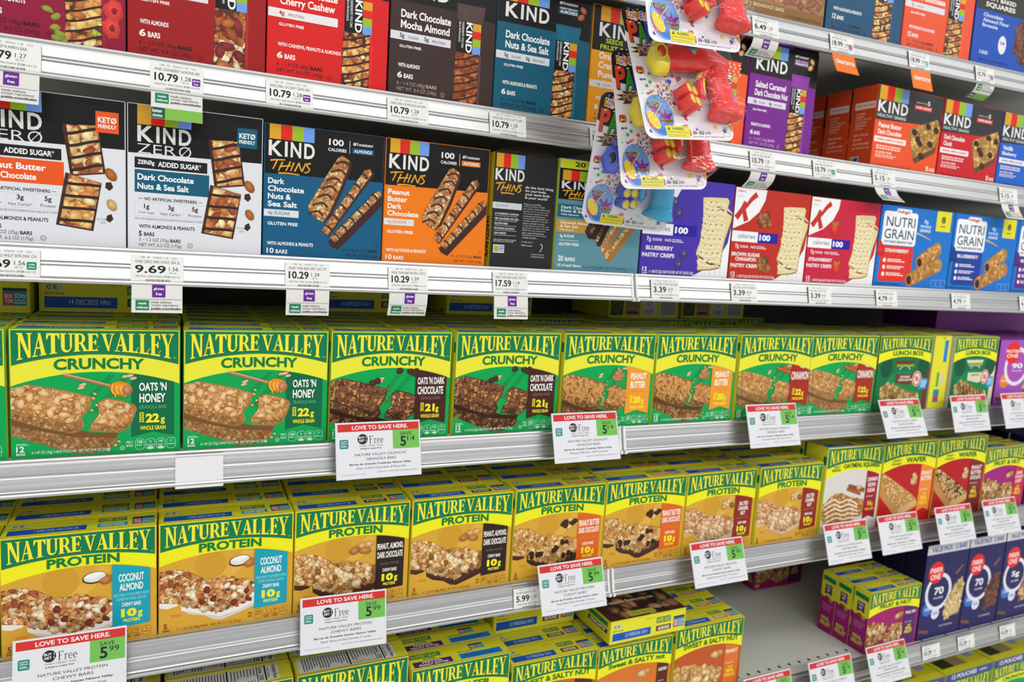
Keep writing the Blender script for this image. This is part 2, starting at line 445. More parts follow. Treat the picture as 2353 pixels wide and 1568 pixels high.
def nv_head(A, title, yellow, bottom, vg=(.195, .088), vb=(.335, .105), t0=.245, t1=.775, tv=(.226, .314), tcol=DKG, tarc=.03, ltop=.035):
    A.part('front_panel')
    A.rect(0, 0, 1, 1, bottom, 0)
    sq = lambda u: (2 * u - 1) ** 2
    A.band(lambda u: 0, lambda u: vb[0] + vb[1] * sq(u), 0, 1, yellow, 3)
    A.band(lambda u: .013, lambda u: vg[0] + .004 + vg[1] * sq(u), .012, .988, '#4f7a2a', 4)
    A.band(lambda u: .017, lambda u: vg[0] + vg[1] * sq(u), .016, .984, NVG, 5)
    A.part('brand_lettering')
    tp = lambda u: ltop; bt = lambda u: vg[0] - .024 + (vg[1] * .97) * sq(u)
    A.serif('NATURE VALLEY', .045, .955, tp, bt, '#4d5a1c', 6, du=.004, dv=.007)
    A.serif('NATURE VALLEY', .045, .955, tp, bt, '#efe63c', 7)
    A.text(title, t0, tv[0], t1, tv[1], tcol, .034, 7, arc=tarc)
    A.text('TM', .955, vg[0] + .03, .975, vg[0] + .04, '#e9e43a', 0, 7)


def nv_icons(A, u0, u1, v0, v1, col, nums, L=4):
    A.part('front_panel')
    n = len(nums); w = (u1 - u0) / n
    for i, t in enumerate(nums):
        a, b = u0 + w * i + w * .06, u0 + w * (i + 1) - w * .06
        A.frame(a, v0, b, v1, col, L, .0005, .0035)
        A.ctext(t, (a + b) / 2, v0 + (v1 - v0) * .16, v0 + (v1 - v0) * (.5 if i == 0 else .42), col, SB, .75)
        A.lines(a + w * .1, v0 + (v1 - v0) * .55, b - w * .1, v0 + (v1 - v0) * .72, 1, col, L, i)
        if i in (1, 2): A.ell((a + b) / 2, v1 - (v1 - v0) * .14, w * A.w * .3, .0022, col, L)


def nv_top(A, ban, bant, date='11DEC2025 HN17:34 3A', yellow='#e3de32', second=False):
    A.part('top_panel')
    A.rect(0, 0, 1, 1, yellow, 0)
    A.frame(.012, .06, .988, .94, '#b9b52a', 1, .0004, .004)
    if second:                                   # small logo on the left, date stripe on the right
        A.rect(.03, .16, .34, .42, NVG, 2); A.serif('NATURE VALLEY', .045, .325, lambda u: .2, lambda u: .37, '#efe63c', 3)
        A.text('WAFER', .15, .46, .28, .54, '#3a3a1c', B, 3)
        A.rect(.04, .6, .42, .92, ban, 2); A.text(bant[0], .13, .64, .33, .74, '#f2eef2', B, 3); A.text(bant[1], .09, .78, .38, .88, '#f2eef2', B, 3)
        A.text('BEST If Used By', .50, .44, .66, .52, '#3a3a1c', SB, 3); A.rect(.50, .58, .93, .9, '#1b7fd0', 2); A.text(date, .55, .7, .85, .8, '#1c4f9c', 0, 3)
        bu = .64; bv = (.1, .42)
    else:
        A.rrect(.04, .18, .15, .36, '#c9c9b4', 2, .001); A.text('C E', .05, .21, .12, .33, '#3a3a34', SB, 3)
        A.text('BEST If Used By', .04, .42, .17, .5, '#3a3a1c', SB, 3)
        A.rect(.035, .55, .53, .88, '#1857b4', 2); A.text(date, .2, .63, .48, .78, '#c7d7ee', 0, 3)
        A.text('TO OPEN LIFT TAB', .45, .15, .57, .2, '#55551f', 0, 3)
        A.rect(.6, .2, .79, .46, NVG, 2); A.serif('NATURE VALLEY', .61, .78, lambda u: .24, lambda u: .42, '#efe63c', 3)
        A.rect(.6, .58, .8, .82, ban, 2); A.text(bant[0], .62, .62, .78, .78, '#e9eef0', B, 3)
        bu = .83; bv = (.3, .8)
    A.rect(bu, bv[0], bu + .15, bv[1], '#23899c', 2); A.rect(bu, bv[0], bu + .15, bv[0] + .12 * (bv[1] - bv[0]) + .02, '#2a3a44', 3)
    h = bv[1] - bv[0]
    A.rect(bu + .008, bv[0] + h * .28, bu + .066, bv[0] + h * .95, '#c93a4a', 3)
    A.text('BOX', bu + .014, bv[0] + h * .34, bu + .06, bv[0] + h * .58, '#f0e6e6', B, 4); A.text('TOPS', bu + .012, bv[0] + h * .64, bu + .062, bv[0] + h * .86, '#f0e6e6', B, 4)
    A.text('SCAN', bu + .072, bv[0] + h * .3, bu + .142, bv[0] + h * .58, '#bfe0e6', B, 4); A.lines(bu + .072, bv[0] + h * .66, bu + .142, bv[0] + h * .95, 2, '#bfe0e6', 3, 3)
    for i in range(14): A.rect(.05 + i * .066, .955, .08 + i * .066, .975, '#f2efb0', 2)


OATS = ['#d2985a', '#dfaa6c', '#c48648', '#e6bc84', '#b57640', '#ca9054']
DOATS = ['#6d4530', '#8a5a3a', '#5b3826', '#7a4e34', '#b98248', '#c99255']
PBOATS = ['#b8824a', '#c9955a', '#a06c38', '#d6a566', '#8f5c30']


def oat_bars(A, pal, base, glaze=None, seed=1):
    A.part('bar_picture')
    low = [(0, .66), (.12, .72), (.35, .82), (.61, .87), (.60, .91), (.55, .97), (.45, .985), (.36, .985), (.2, .91), (0, .82)]
    up = [(0, .45), (.05, .44), (.10, .425), (.3, .475), (.455, .53), (.46, .57), (.445, .63), (.40, .70), (.42, .76), (.38, .81), (.34, .82), (.18, .77), (0, .69)]
    pc = [(.50, .57), (.55, .545), (.64, .57), (.715, .605), (.73, .64), (.705, .73), (.68, .79), (.62, .83), (.53, .82), (.44, .80), (.46, .74), (.50, .68)]
    dk = mul(hx(base), .62)
    tx = dict(hard=True, hi=1.22, lo=.74, jag=.28, m=8); sd = [mul(hx(p), .62) for p in pal]
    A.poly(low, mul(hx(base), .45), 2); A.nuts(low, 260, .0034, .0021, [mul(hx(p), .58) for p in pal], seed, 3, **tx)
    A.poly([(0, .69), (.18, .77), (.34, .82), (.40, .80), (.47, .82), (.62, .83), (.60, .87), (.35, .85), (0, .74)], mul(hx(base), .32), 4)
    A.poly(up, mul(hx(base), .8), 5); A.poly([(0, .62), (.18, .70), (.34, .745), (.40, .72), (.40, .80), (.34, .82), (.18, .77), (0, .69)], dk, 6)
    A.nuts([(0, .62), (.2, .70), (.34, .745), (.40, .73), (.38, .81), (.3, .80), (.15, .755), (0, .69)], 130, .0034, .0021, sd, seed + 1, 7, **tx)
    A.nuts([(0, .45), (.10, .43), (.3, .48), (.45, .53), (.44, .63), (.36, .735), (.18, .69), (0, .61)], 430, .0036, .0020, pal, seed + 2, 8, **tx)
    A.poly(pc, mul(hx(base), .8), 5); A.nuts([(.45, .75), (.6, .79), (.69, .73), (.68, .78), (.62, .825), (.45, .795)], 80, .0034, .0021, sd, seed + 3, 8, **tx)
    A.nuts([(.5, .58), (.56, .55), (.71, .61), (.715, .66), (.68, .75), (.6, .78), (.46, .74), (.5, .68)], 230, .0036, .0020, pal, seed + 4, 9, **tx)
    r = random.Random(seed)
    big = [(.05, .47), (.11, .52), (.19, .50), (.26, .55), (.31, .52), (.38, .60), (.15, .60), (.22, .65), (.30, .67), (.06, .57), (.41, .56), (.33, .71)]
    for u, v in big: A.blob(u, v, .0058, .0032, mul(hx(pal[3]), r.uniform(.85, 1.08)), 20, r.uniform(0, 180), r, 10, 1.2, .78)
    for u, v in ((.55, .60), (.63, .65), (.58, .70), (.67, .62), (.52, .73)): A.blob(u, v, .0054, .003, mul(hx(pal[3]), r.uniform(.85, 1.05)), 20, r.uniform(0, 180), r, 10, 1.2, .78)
    for u, v in ((.47, .545), (.49, .60), (.46, .64), (.48, .51), (.6, .93), (.56, .96), (.62, .9)): A.blob(u, v, .0022, .0018, pal[1], 16, 20, r)
    if glaze:
        gl = hx(glaze); r2 = random.Random(3)
        for k in range(6):
            u = .0 + k * .078; v = .455 + k * .015
            A.stroke([(u, v), (u + .045, v + .05), (u + .02, v + .11), (u + .06, v + .17), (u + .04, v + .235)], .0042, mul(gl, r2.uniform(.92, 1.1)), 24)
            A.stroke([(u + .06, v + .01), (u + .03, v + .06), (u - .015, v + .12), (u + .01, v + .18)], .0036, mul(gl, r2.uniform(.85, 1.0)), 24)
            A.stroke([(u + .005, v + .004), (u + .045, v + .05), (u + .022, v + .1)], .0012, mul(gl, 1.35), 25)
        for k in range(3):
            u = .52 + k * .065; v = .575 + k * .018
            A.stroke([(u, v), (u + .035, v + .05), (u, v + .11), (u + .03, v + .175)], .0042, gl, 24); A.stroke([(u + .05, v + .01), (u - .01, v + .08), (u + .02, v + .15)], .0034, mul(gl, .9), 24)
        A.stroke([(.22, .84), (.30, .9), (.27, .94), (.36, .96)], .005, mul(hx(glaze), .7), 24)
        A.stroke([(.42, .90), (.46, .93), (.43, .95), (.5, .96)], .006, mul(hx(glaze), .8), 24)


def nv_crunchy(A, T, flav):
    nv_head(A, 'CRUNCHY', NVY, NVB)
    A.part('front_panel')
    for k in range(2): A.poly([(.56 + k * .1, .36), (.60 + k * .1, .36), (.40 + k * .1, .66), (.34 + k * .1, .66)], '#089247', 1)
    spec = {'honey': ('#0d6a43', '#5fc08a', ('OATS \'N', 'HONEY'), '22', '190', '11'), 'choc': ('#46241f', '#8f6a62', ('OATS \'N DARK', 'CHOCOLATE'), '21', '200', '12'),
            'peanut': ('#ee9a2e', '#d98a2c', ('PEANUT', 'BUTTER'), '20', '200', '11'), 'cinn': ('#a53020', '#8a3a2c', ('CINNAMON',), '22', '190', '11')}[flav]
    bc, sub, words, gr, cal, sug = spec
    ob = {'honey': (OATS, '#c48a4c', None), 'choc': (DOATS, '#5d3a28', None), 'peanut': (PBOATS, '#9a6a3a', '#c98f4c'), 'cinn': (['#d9a868', '#e4b878', '#c89050', '#b98044', '#d29c5c'], '#c08c50', None)}[flav]
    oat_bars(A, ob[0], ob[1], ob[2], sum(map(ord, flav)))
    r = random.Random(5)
    for u, v in ((.41, .435), (.40, .46), (.66, .375), (.69, .37), (.71, .39)): A.blob(u, v, .0042, .002, '#d9b48c', 18, -15, r, hi=1.25, lo=.8)
    if flav == 'honey':
        A.stroke([(.30, .355), (.42, .395), (.57, .45)], .0042, '#c99a70', 17); A.stroke([(.30, .362), (.42, .402), (.57, .457)], .0014, '#8a6446', 18)
        A.blob(.635, .475, .013, .0095, '#e08a1e', 19, 18, None, 16, 1.3, .75)
        for k in range(4): A.stroke([(.585 + k * .026, .435 + k * .008), (.58 + k * .027, .48), (.592 + k * .026, .515)], .0018, '#f4b64a', 20)
        A.blob(.67, .485, .0055, .0065, '#b9805c', 21, 10, None, 12)
        for u in (.6, .66): A.blob(u, .525, .0012, .0035, '#e9a02c', 20)
    elif flav == 'choc':
        for u, v in ((.38, .455), (.34, .47), (.56, .365), (.65, .37), (.70, .365), (.68, .39)): A.blob(u, v, .0052, .0045, '#4a2c22', 18, 0, r, 10)
    elif flav == 'peanut':
        for k in range(5): A.blob(.60 + (.01 if k % 2 else -.005), .47 - k * .022, .0125 - k * .0024, .0062 - k * .0008, '#c08a56', 18 + k * .4, 0, None, 14)
        A.stroke([(.60, .385), (.585, .36)], .003, '#cf9a64', 21, .0006)
    else:
        A.stroke([(.50, .395), (.74, .475)], .007, '#a3542a', 18); A.stroke([(.58, .385), (.82, .425)], .0055, '#b5622f', 17.5); A.stroke([(.50, .39), (.74, .468)], .002, '#c9764a', 19)
        for u, v in ((.83, .385), (.86, .395)): A.blob(u, v, .0042, .002, '#ecd2b4', 40, 10, r, hi=1.2)
    A.part('flavour_banner')
    top = lambda u: .337 + .105 * (2 * u - 1) ** 2
    if flav == 'choc': u0, u1 = .695, .965
    else: u0, u1 = .695, .962
    A.band(top, lambda u: .83 + .04 * abs(2 * (u - u0) / (u1 - u0) - 1), u0, u1, bc, 25 if flav != 'honey' else 4, 12)
    LL = 27
    mid = (u0 + u1) / 2
    if flav == 'cinn':
        A.text(words[0], u0 + .015, .445, u1 - .012, .545, '#f3e9e2', B, LL); A.text('GRANOLA BARS', u0 + .05, .56, u1 - .04, .59, sub, 0, LL)
        g0 = .66
    else:
        wd = .085 if flav == 'honey' else .117 if flav == 'choc' else .09
        A.text(words[0], mid - wd, .425, mid + wd, .495, '#f1f1ec', B, LL); A.text(words[1], mid - wd * .98, .515, mid + wd * .92, .59, '#f1f1ec', B, LL)
        A.text('GRANOLA BARS', mid - .085, .61, mid + .085, .64, sub, 0, LL); g0 = .68
    A.text(gr, mid - .045, g0, mid + .04, g0 + .075, '#f2e52c', .05, LL); A.text('g', mid + .047, g0 + .035, mid + .075, g0 + .09, '#f2e52c', B, LL)
    A.text('WHOLE GRAIN', mid - .08, g0 + .10, mid + .08, g0 + .135, '#f2e52c', B, LL)
    for k in range(5):
        for sg in (-1, 1): A.ell(mid - .07 + sg * .008, g0 - .005 + k * .017, .0016, .0009, '#f2e52c', LL, sg * 35, 8)
    A.part('front_panel')
    lt = '#bfe8cd'
    A.lines(.03, .885, .10, .905, 2, lt, 4, 2); A.text('12', .03, .905, .075, .95, '#e9f5ea', B, 30); A.text('BARS', .03, .957, .08, .976, '#e9f5ea', B, 30)
    A.text('6-1.49 OZ (42g) 2-BAR POUCHES  NET WT 8.94 OZ (253g)', .115, .945, .565, .976, lt, SB, 30)
    A.ell(.64, .955, .0028, .0028, lt, 30, ring=.0006); A.text('U', .634, .945, .646, .965, lt, SB, 30)
    A.text('PER 2', .665, .90, .705, .92, lt, SB, 30); A.text('BARS', .665, .928, .705, .948, lt, SB, 30)
    nv_icons(A, .715, .975, .885, .975, lt, (cal, '1g', '140', sug), 26)
    nv_top(T, bc, (' '.join(words),), '14 DEC2025 HN1')


def side_nv(Lf, ban=None, yellow='#e2dd30', low=None):
    Lf.part('left_panel'); Lf.rect(0, 0, 1, 1, yellow, 0)
    if low: Lf.rect(0, .45, 1, 1, low, 1)
    Lf.rect(.82, .1, .97, .2, NVG, 2)


CHOCB, WHT = '#4a2c24', '#f0e6d6'


def protein_bar(A, pal, coat, base, seed, chips=None):
    A.part('bar_picture')
    lb = [(0, .43), (.08, .42), (.16, .43), (.24, .47), (.32, .53), (.22, .57), (.16, .62), (.155, .74), (0, .71)]
    A.poly([(0, .66), (.10, .69), (.155, .71), (.13, .755), (.06, .77), (0, .755)], coat, 2)
    tx = dict(jag=.3, m=8, hi=1.3, lo=.66)
    A.nuts(lb, 150, .0046, .0032, pal, seed, 3, mul(hx(base), .7), hard=True, **tx)
    cp = [(.155, .70), (.16, .80), (.22, .845), (.33, .875), (.40, .925), (.46, .935), (.60, .885), (.72, .835), (.745, .79), (.735, .72), (.45, .80)]
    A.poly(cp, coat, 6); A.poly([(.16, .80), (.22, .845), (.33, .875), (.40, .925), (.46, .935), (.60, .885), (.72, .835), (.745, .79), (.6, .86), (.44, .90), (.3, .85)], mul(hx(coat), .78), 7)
    mb = [(.16, .64), (.22, .575), (.30, .545), (.43, .545), (.55, .565), (.67, .605), (.725, .65), (.735, .73), (.66, .77), (.56, .80), (.45, .85), (.36, .82), (.24, .78), (.165, .745)]
    A.poly(mb, mul(hx(base), .6), 8)
    A.nuts([(.16, .70), (.3, .72), (.45, .76), (.6, .74), (.735, .70), (.735, .735), (.66, .775), (.56, .81), (.45, .86), (.36, .83), (.24, .785), (.165, .75)], 130, .0046, .0034, [mul(hx(p), .74) for p in pal], seed + 1, 9, **tx)
    A.nuts([(.17, .64), (.22, .58), (.30, .55), (.43, .55), (.55, .57), (.67, .61), (.725, .66), (.72, .71), (.58, .75), (.45, .765), (.3, .73), (.17, .70)], 190, .0052, .0034, pal, seed + 2, 13, **tx)
    r = random.Random(seed)
    if chips:
        for c, n in chips:
            for i in range(n): A.blob(r.uniform(.2, .70), r.uniform(.60, .79), .0052, .0042, c, 19, r.uniform(0, 180), r, 7, 1.3, .7, None, .3)


def nv_protein(A, T, flav):
    nv_head(A, 'PROTEIN', PROY, GOLD, (.19, .065), (.295, .09), .285, .75, (.205, .285))
    A.part('front_panel')
    A.ell(.37, .41, .02, .02, '#cf9a30', 1); A.poly([(.62, .31), (.70, .33), (.50, .60), (.42, .55)], '#e0b044', 1)
    spec = {'coco': ('#1aa0b4', ('COCONUT', 'ALMOND'), '#9fd8de', ['#d69a5c', '#e4bf90', '#c07a48', '#9a5632', '#b8723c', '#cf9056', '#eedab6', '#e0b078'], '#efe6da', '#8a4c28'),
            'pad': ('#2f211c', ('PEANUT, ALMOND,', 'DARK CHOCOLATE'), '#7a6a60', ['#e4ba7e', '#efd09c', '#d09a5c', '#c4843e', '#e2be8a', '#b8743c'], CHOCB, '#a5713a'),
            'pbdc': ('#e0641e', ('PEANUT BUTTER', 'DARK CHOCOLATE'), '#c78a4c', ['#deb070', '#e9c58a', '#cf9a58', '#c4873e', '#d8a866'], CHOCB, '#a5713a'),
            'scn': ('#8f2a1c', ('SALTED', 'CARAMEL NUT'), '#b06a5c', ['#e6bc88', '#f0d4aa', '#d49c66', '#c58056', '#e2b488'], '#d9b480', '#a5713a')}[flav]
    bc, words, sub, pal, coat, base = spec
    chips = {'coco': [('#eedfc2', 9), ('#7a3020', 7)], 'pad': [('#e9d2a8', 8), ('#8a5a30', 8)], 'pbdc': [('#3c241c', 16)], 'scn': [('#ecd0a8', 10)]}[flav]
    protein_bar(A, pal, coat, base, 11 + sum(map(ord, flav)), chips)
    r = random.Random(3)
    if flav == 'coco':
        A.blob(.585, .405, .0135, .0075, '#4a2c20', 18, -8, None, 14, 1, .9); A.blob(.587, .40, .0125, .0064, '#f2efec', 19, -8, None, 14, 1, .86); A.blob(.66, .435, .0085, .0055, '#b5763c', 20, -20, r, 12)
    elif flav == 'pad':
        A.blob(.51, .44, .0088, .0058, '#b5753f', 18, -25, r, 12); A.blob(.60, .45, .0088, .0056, '#b97a40', 19, 10, r, 12); A.blob(.575, .40, .0065, .0048, '#cfa565', 17, 0, r, 12); A.blob(.635, .39, .0068, .005, '#d3aa6a', 17.5, 0, r, 12)
    elif flav == 'pbdc':
        for u, v, c in ((.53, .42, '#3c241c'), (.56, .40, '#3c241c'), (.61, .375, '#dcae6a'), (.63, .42, '#3c241c'), (.66, .40, '#3c241c'), (.60, .46, '#e2b878'), (.56, .44, '#3c241c')): A.blob(u, v, .0052, .0045, c, 18, 0, r, 10)
    else:
        for u, v, c in ((.55, .40, '#d8b47c'), (.61, .385, '#dcb882'), (.58, .43, '#e2bd86'), (.65, .43, '#9a5a34'), (.55, .45, '#cf9f60')): A.blob(u, v, .0068, .005, c, 18, r.uniform(-40, 40), r, 10)
    A.part('flavour_banner')
    u0, u1 = .70, .955; mid = (u0 + u1) / 2
    A.band(lambda u: .297 + .09 * (2 * u - 1) ** 2, lambda u: .855 + .02 * (u1 - u) / (u1 - u0), u0, u1, bc, 25, 10)
    L = 27; wh = '#f3efe8'
    if flav in ('coco',): w0, w1 = .085, .08
    elif flav == 'scn': w0, w1 = .062, .11
    else: w0, w1 = .118, .115
    if flav == 'scn':
        A.text('SALTED', mid - .065, .40, mid + .065, .45, wh, B, L); A.text('CARAMEL', mid - .075, .462, mid + .075, .512, wh, B, L); A.text('NUT', mid - .035, .524, mid + .035, .574, wh, B, L)
    else:
        A.text(words[0], mid - w0, .40, mid + w0, .47, wh, B, L); A.text(words[1], mid - w1, .485, mid + w1, .55, wh, B, L)
    if flav == 'coco':
        A.text('NATURALLY FLAVORED WITH', mid - .118, .572, mid + .118, .598, sub, 0, L); A.text('OTHER NATURAL FLAVOR', mid - .1, .61, mid + .1, .636, sub, 0, L)
    else: A.text('NATURALLY FLAVORED', mid - .085, .595, mid + .085, .62, sub, 0, L)
    A.text('CHEWY BARS', mid - .065, .655, mid + .065, .69, wh, SB, L)
    A.text('10', mid - .07, .71, mid + .035, .785, '#f2e82c', .055, L); A.text('g', mid + .043, .74, mid + .075, .80, '#f2e82c', B, L); A.text('PROTEIN', mid - .055, .80, mid + .055, .83, '#f2e82c', B, L)
    A.part('front_panel'); br = '#8a4a1c'
    A.lines(.085, .83, .165, .855, 2, '#e08a2c', 3, 4, .8)
    A.text('5', .035, .905, .062, .955, br, B, 4); A.text('BARS', .03, .96, .08, .98, br, B, 4)
    A.text('5 - 1.42 OZ (40g) BARS   NET WT 7.1 OZ (201g)', .13, .957, .60, .985, br, 0, 4)
    A.text('PER', .655, .905, .69, .925, br, SB, 4); A.text('BAR', .655, .932, .69, .952, br, SB, 4)
    nv_icons(A, .70, .965, .885, .975, '#a8702a', ('200', '5g', '180', '8g'), 4)
    nv_top(T, bc, ((words[0] + ' ' + words[1]),), '11DEC2025 HN17:34 3A' if flav != 'pad' else '18OCT2025 HN17:17 3B')


def nv_other(A, T, kind):
    """oatmeal squares, wafers, fruit & nut, lunch box, sweet & salty"""
    S = {'oat': ('OATMEAL SQUARES', .30, .95, '#d9d5cf', '#9c1d2a', ('CINNAMON', 'BROWN', 'SUGAR'), .735),
         'wafpb': ('WAFER', .42, .80, '#bb1a1c', '#ee8a30', ('PEANUT', 'BUTTER'), .72),
         'wafch': ('WAFER', .42, .80, '#b5171c', '#7c2a26', ('PEANUT', 'BUTTER', 'CHOCOLATE'), .70),
         'fruit': ('FRUIT & NUT', .2, .82, '#a31a78', '#c42a3c', ('DARK', 'CHOCOLATE', '& NUT'), .72),
         'trail': ('FRUIT & NUT', .2, .82, '#a31a6a', '#5a2468', ('TRAIL MIX',), .70),
         'lunchc': ('LUNCH BOX', .26, .84, '#0d7442', '#6a3a20', ('DOUBLE', 'CHOCOLATE'), .3),
         'lunchs': ('LUNCH BOX', .26, .84, '#0d7442', '#dcd6b4', ("S'MORES",), .3),
         'ssa': ('SWEET & SALTY NUT', .1, .92, '#c8622a', '#5a2a1c', ('ALMOND',), .74),
         'ssal': ('Sweet & SALTY nut', .14, .9, '#d9772c', '#5a2a1c', ('ALMOND',), .80),
         'ssp': ('SWEET & SALTY NUT', .12, .93, '#c2582a', '#e0762c', ('PEANUT',), .74),
         'wafpz': ('WAFER', .42, .80, '#7a2a80', '#5a2468', ('PRETZEL', 'PEANUT BUTTER'), .72),
         'nut': ('WAFER', .36, .80, '#7a2a80', '#5a2468', ('CHEWY',), .72)}[kind]
    title, t0, t1, bot, ban, words, bu = S
    tall = kind in ('oat', 'wafpb', 'wafch', 'lunchc', 'lunchs')
    k = .9 if tall else 1.0
    nv_head(A, title, PROY, bot, (.19 * k, .075 * k), (.305 * k, .10 * k), t0, t1, (.215 * k, .285 * k), '#2e7a2a', .03)
    A.part('brand_lettering')
    if kind == 'oat': A.text('SOFT', .13, .215, .24, .24, '#2e7a2a', SB, 7); A.text('BAKED', .10, .248, .25, .275, '#2e7a2a', SB, 7)
    if kind.startswith('waf'): A.text('CRISPY', .17, .21, .33, .235, '#7a8a20', SB, 7); A.text('CREAMY', .15, .25, .34, .275, '#7a8a20', SB, 7)
    top = lambda u: (.308 + .10 * (2 * u - 1) ** 2) * k
    r = random.Random(len(kind) * 7 + 1)
    A.part('bar_picture')
    if kind == 'oat':
        p = [(.02, .66), (.12, .57), (.3, .53), (.5, .60), (.72, .64), (.78, .70), (.74, .80), (.55, .88), (.25, .90), (.05, .87), (0, .78)]
        A.poly(p, '#a8703a', 2); A.nuts(p, 170, .005, .0034, ['#b98044', '#c99050', '#a06a34', '#d8a668'], 31, 3)
        for q in range(5): A.stroke([(.02 + q * .015, .66 + q * .05), (.18 + q * .02, .60 + q * .055), (.30 + q * .02, .645 + q * .05), (.44 + q * .02, .62 + q * .055), (.62 + q * .01, .69 + q * .04)], .0036, '#efdcc0', 10 + q * .1)
        A.stroke([(.42, .46), (.72, .53)], .009, '#8f4a28', 3); A.stroke([(.40, .49), (.66, .57)], .007, '#a3562f', 3.5); A.blob(.62, .49, .009, .005, '#d9b184', 4, 0, r)
    elif kind.startswith('wafp') or kind == 'wafch':
        ch = kind == 'wafch'
        A.poly([(0, .38), (.04, .37), (.62, .66), (.73, .78), (.72, .82), (.42, .90), (.30, .88), (0, .62)], '#b87c3e', 2)
        for q in range(5): A.stroke([(0, .50 + q * .03), (.30, .76 + q * .025), (.40, .82 + q * .018)], .0016, '#d3a060', 3)
        A.poly([(.36, .82), (.70, .72), (.73, .79), (.42, .90)], '#d8ae74', 3)
        tp = [(0, .38), (.05, .365), (.62, .66), (.70, .72), (.36, .82), (.30, .76), (0, .50)]
        A.poly(tp, '#4a2c20' if ch else '#c08a48', 4); A.nuts(tp, 150, .0048, .0038, ['#c9a064', '#d8b47a', '#a87840'] if ch else ['#c99654', '#d8a868', '#b98444', '#e0b878'], 17, 5, None, True)
        for q in range(3): A.blob(.60 + .02 * (q % 2), .49 - q * .035, .011 - q * .0025, .008 - q * .001, '#dab27c', 18 + q * .3, 0, r, 12)
    elif kind in ('fruit', 'trail'):
        p1 = [(0, .52), (.12, .50), (.35, .55), (.40, .66), (.34, .80), (.2, .88), (0, .86)]; p2 = [(.40, .68), (.52, .60), (.68, .62), (.70, .74), (.64, .86), (.45, .90), (.36, .82)]
        for i, p in enumerate((p1, p2)):
            A.poly(p, '#8a5a34', 2 + i); A.nuts(p, 90, .0062, .005, ['#d3a870', '#c08a54', '#e3c494', '#8f4a3a', '#b57c48'], 41 + i, 3 + i * 5)
        for u, v, c in ((.60, .42, '#7a3a24'), (.64, .45, '#b5763c'), (.57, .47, '#d3a870')): A.blob(u, v, .009, .007, c, 20, 0, r)
    elif kind.startswith('lunch'):
        A.part('front_panel')
        A.rect(0, .30, 1, 1, bot, 1); A.ell(.5, .72, .058, .04, '#0f8648', 1.5)
        for u in (.17, .86): A.ell(u, .42, .018, .022, '#0a5434', 2)
        A.poly([(.30, .33), (.70, .33), (.64, .42), (.36, .42)], ban, 2); A.rrect(.33, .375, .70, .415, '#0d7442', 3, .004)
        A.text('CHEWY GRANOLA BARS', .35, .38, .68, .408, '#cfdc3a', B, 4)
        A.ell(.48, .475, .012, .012, '#b9b4d6', 3, ring=.003, a0=200, a1=260); A.ell(.55, .475, .012, .012, '#b9b4d6', 3, ring=.003, a0=280, a1=340)
        A.rect(.90, .42, 1, 1, ban, 1); A.part('bar_picture')
        p = [(.10, .70), (.2, .62), (.40, .66), (.62, .74), (.82, .78), (.80, .92), (.6, .96), (.3, .92), (.12, .82)]
        A.poly(p, '#9a7440', 5); A.nuts(p, 100, .006, .0045, ['#c9a868', '#b08c50', '#d8bc80', '#6a4a2c'], 51, 6)
        if kind == 'lunchs':
            for q in range(7): A.stroke([(.2 + q * .08, .64 + q * .018), (.24 + q * .08, .76 + q * .018), (.22 + q * .085, .86 + q * .01)], .003, '#6a4426', 14)
            A.poly([(.12, .88), (.3, .85), (.4, .89), (.22, .94)], '#c08a4c', 15)
        else: A.blob(.3, .93, .014, .008, '#6a3426', 15, -20, r)
    elif kind.startswith('ss'):
        p = [(0, .56), (.12, .52), (.4, .56), (.66, .62), (.72, .72), (.66, .86), (.4, .93), (.1, .88), (0, .82)]
        A.poly(p, '#a8743a', 2); A.nuts(p, 140, .0072, .0056, ['#dcae6c', '#e8c48a', '#c8924e', '#d3a05c'], 61, 3)
        A.blob(.60, .45, .0125, .0075, '#d8b078', 9, 0, r, 14); A.blob(.67, .43, .0075, .006, '#c99858', 10, 30, r)
    else:
        p = [(0, .5), (.4, .6), (.7, .75), (.4, .9), (0, .7)]; A.nuts(p, 80, .006, .004, OATS, 71, 2, '#a8703a')
    A.part('flavour_banner')
    if kind.startswith('lunch'):
        A.poly([(.36, .51), (.70, .51), (.70, .62), (.62, .66), (.36, .62)], ban, 20)
        tc = '#f2ece4' if kind == 'lunchc' else '#6a4a2c'
        for i, w_ in enumerate(words): A.text(w_, .44 - .03 * i, .53 + i * .042, .62 + .05 * i, .56 + i * .042, tc, B, 22)
        A.ell(.76, .575, .0145, .0165, '#e9d9d2', 23, n=24); A.ell(.76, .575, .0135, .0155, '#e07068', 24, n=24, ring=.004); A.blob(.76, .575, .0055, .006, '#b5a050', 25); A.stroke([(.71, .545), (.81, .605)], .002, '#d8574c', 45)
        A.poly([(.85, .57), (.98, .58), (.96, .72), (.80, .72)], '#1f97d6', 24); A.lines(.85, .60, .96, .70, 4, '#d9ecf6', 26, 3)
    else:
        v1 = .84 if kind in ('oat', 'wafpb') else .96
        A.band(top, lambda u: v1 + (.035 * abs(2 * (u - bu) / (.955 - bu) - 1) if v1 < .9 else 0), bu, .955, ban, 25, 10)
        mid = (bu + .955) / 2; hw = (.955 - bu) / 2 - .015; L = 27
        for i, w_ in enumerate(words): A.text(w_, mid - hw * (.95 if len(w_) > 5 else .72), (.42 if not tall else .38) + i * .065, mid + hw * (.95 if len(w_) > 5 else .72), (.47 if not tall else .43) + i * .065, '#f3e9e4', B, L)
        A.lines(mid - hw * .8, .60, mid + hw * .8, .63, 1, mixc(hx(ban), hx('#ffffff'), .35), L, 2)
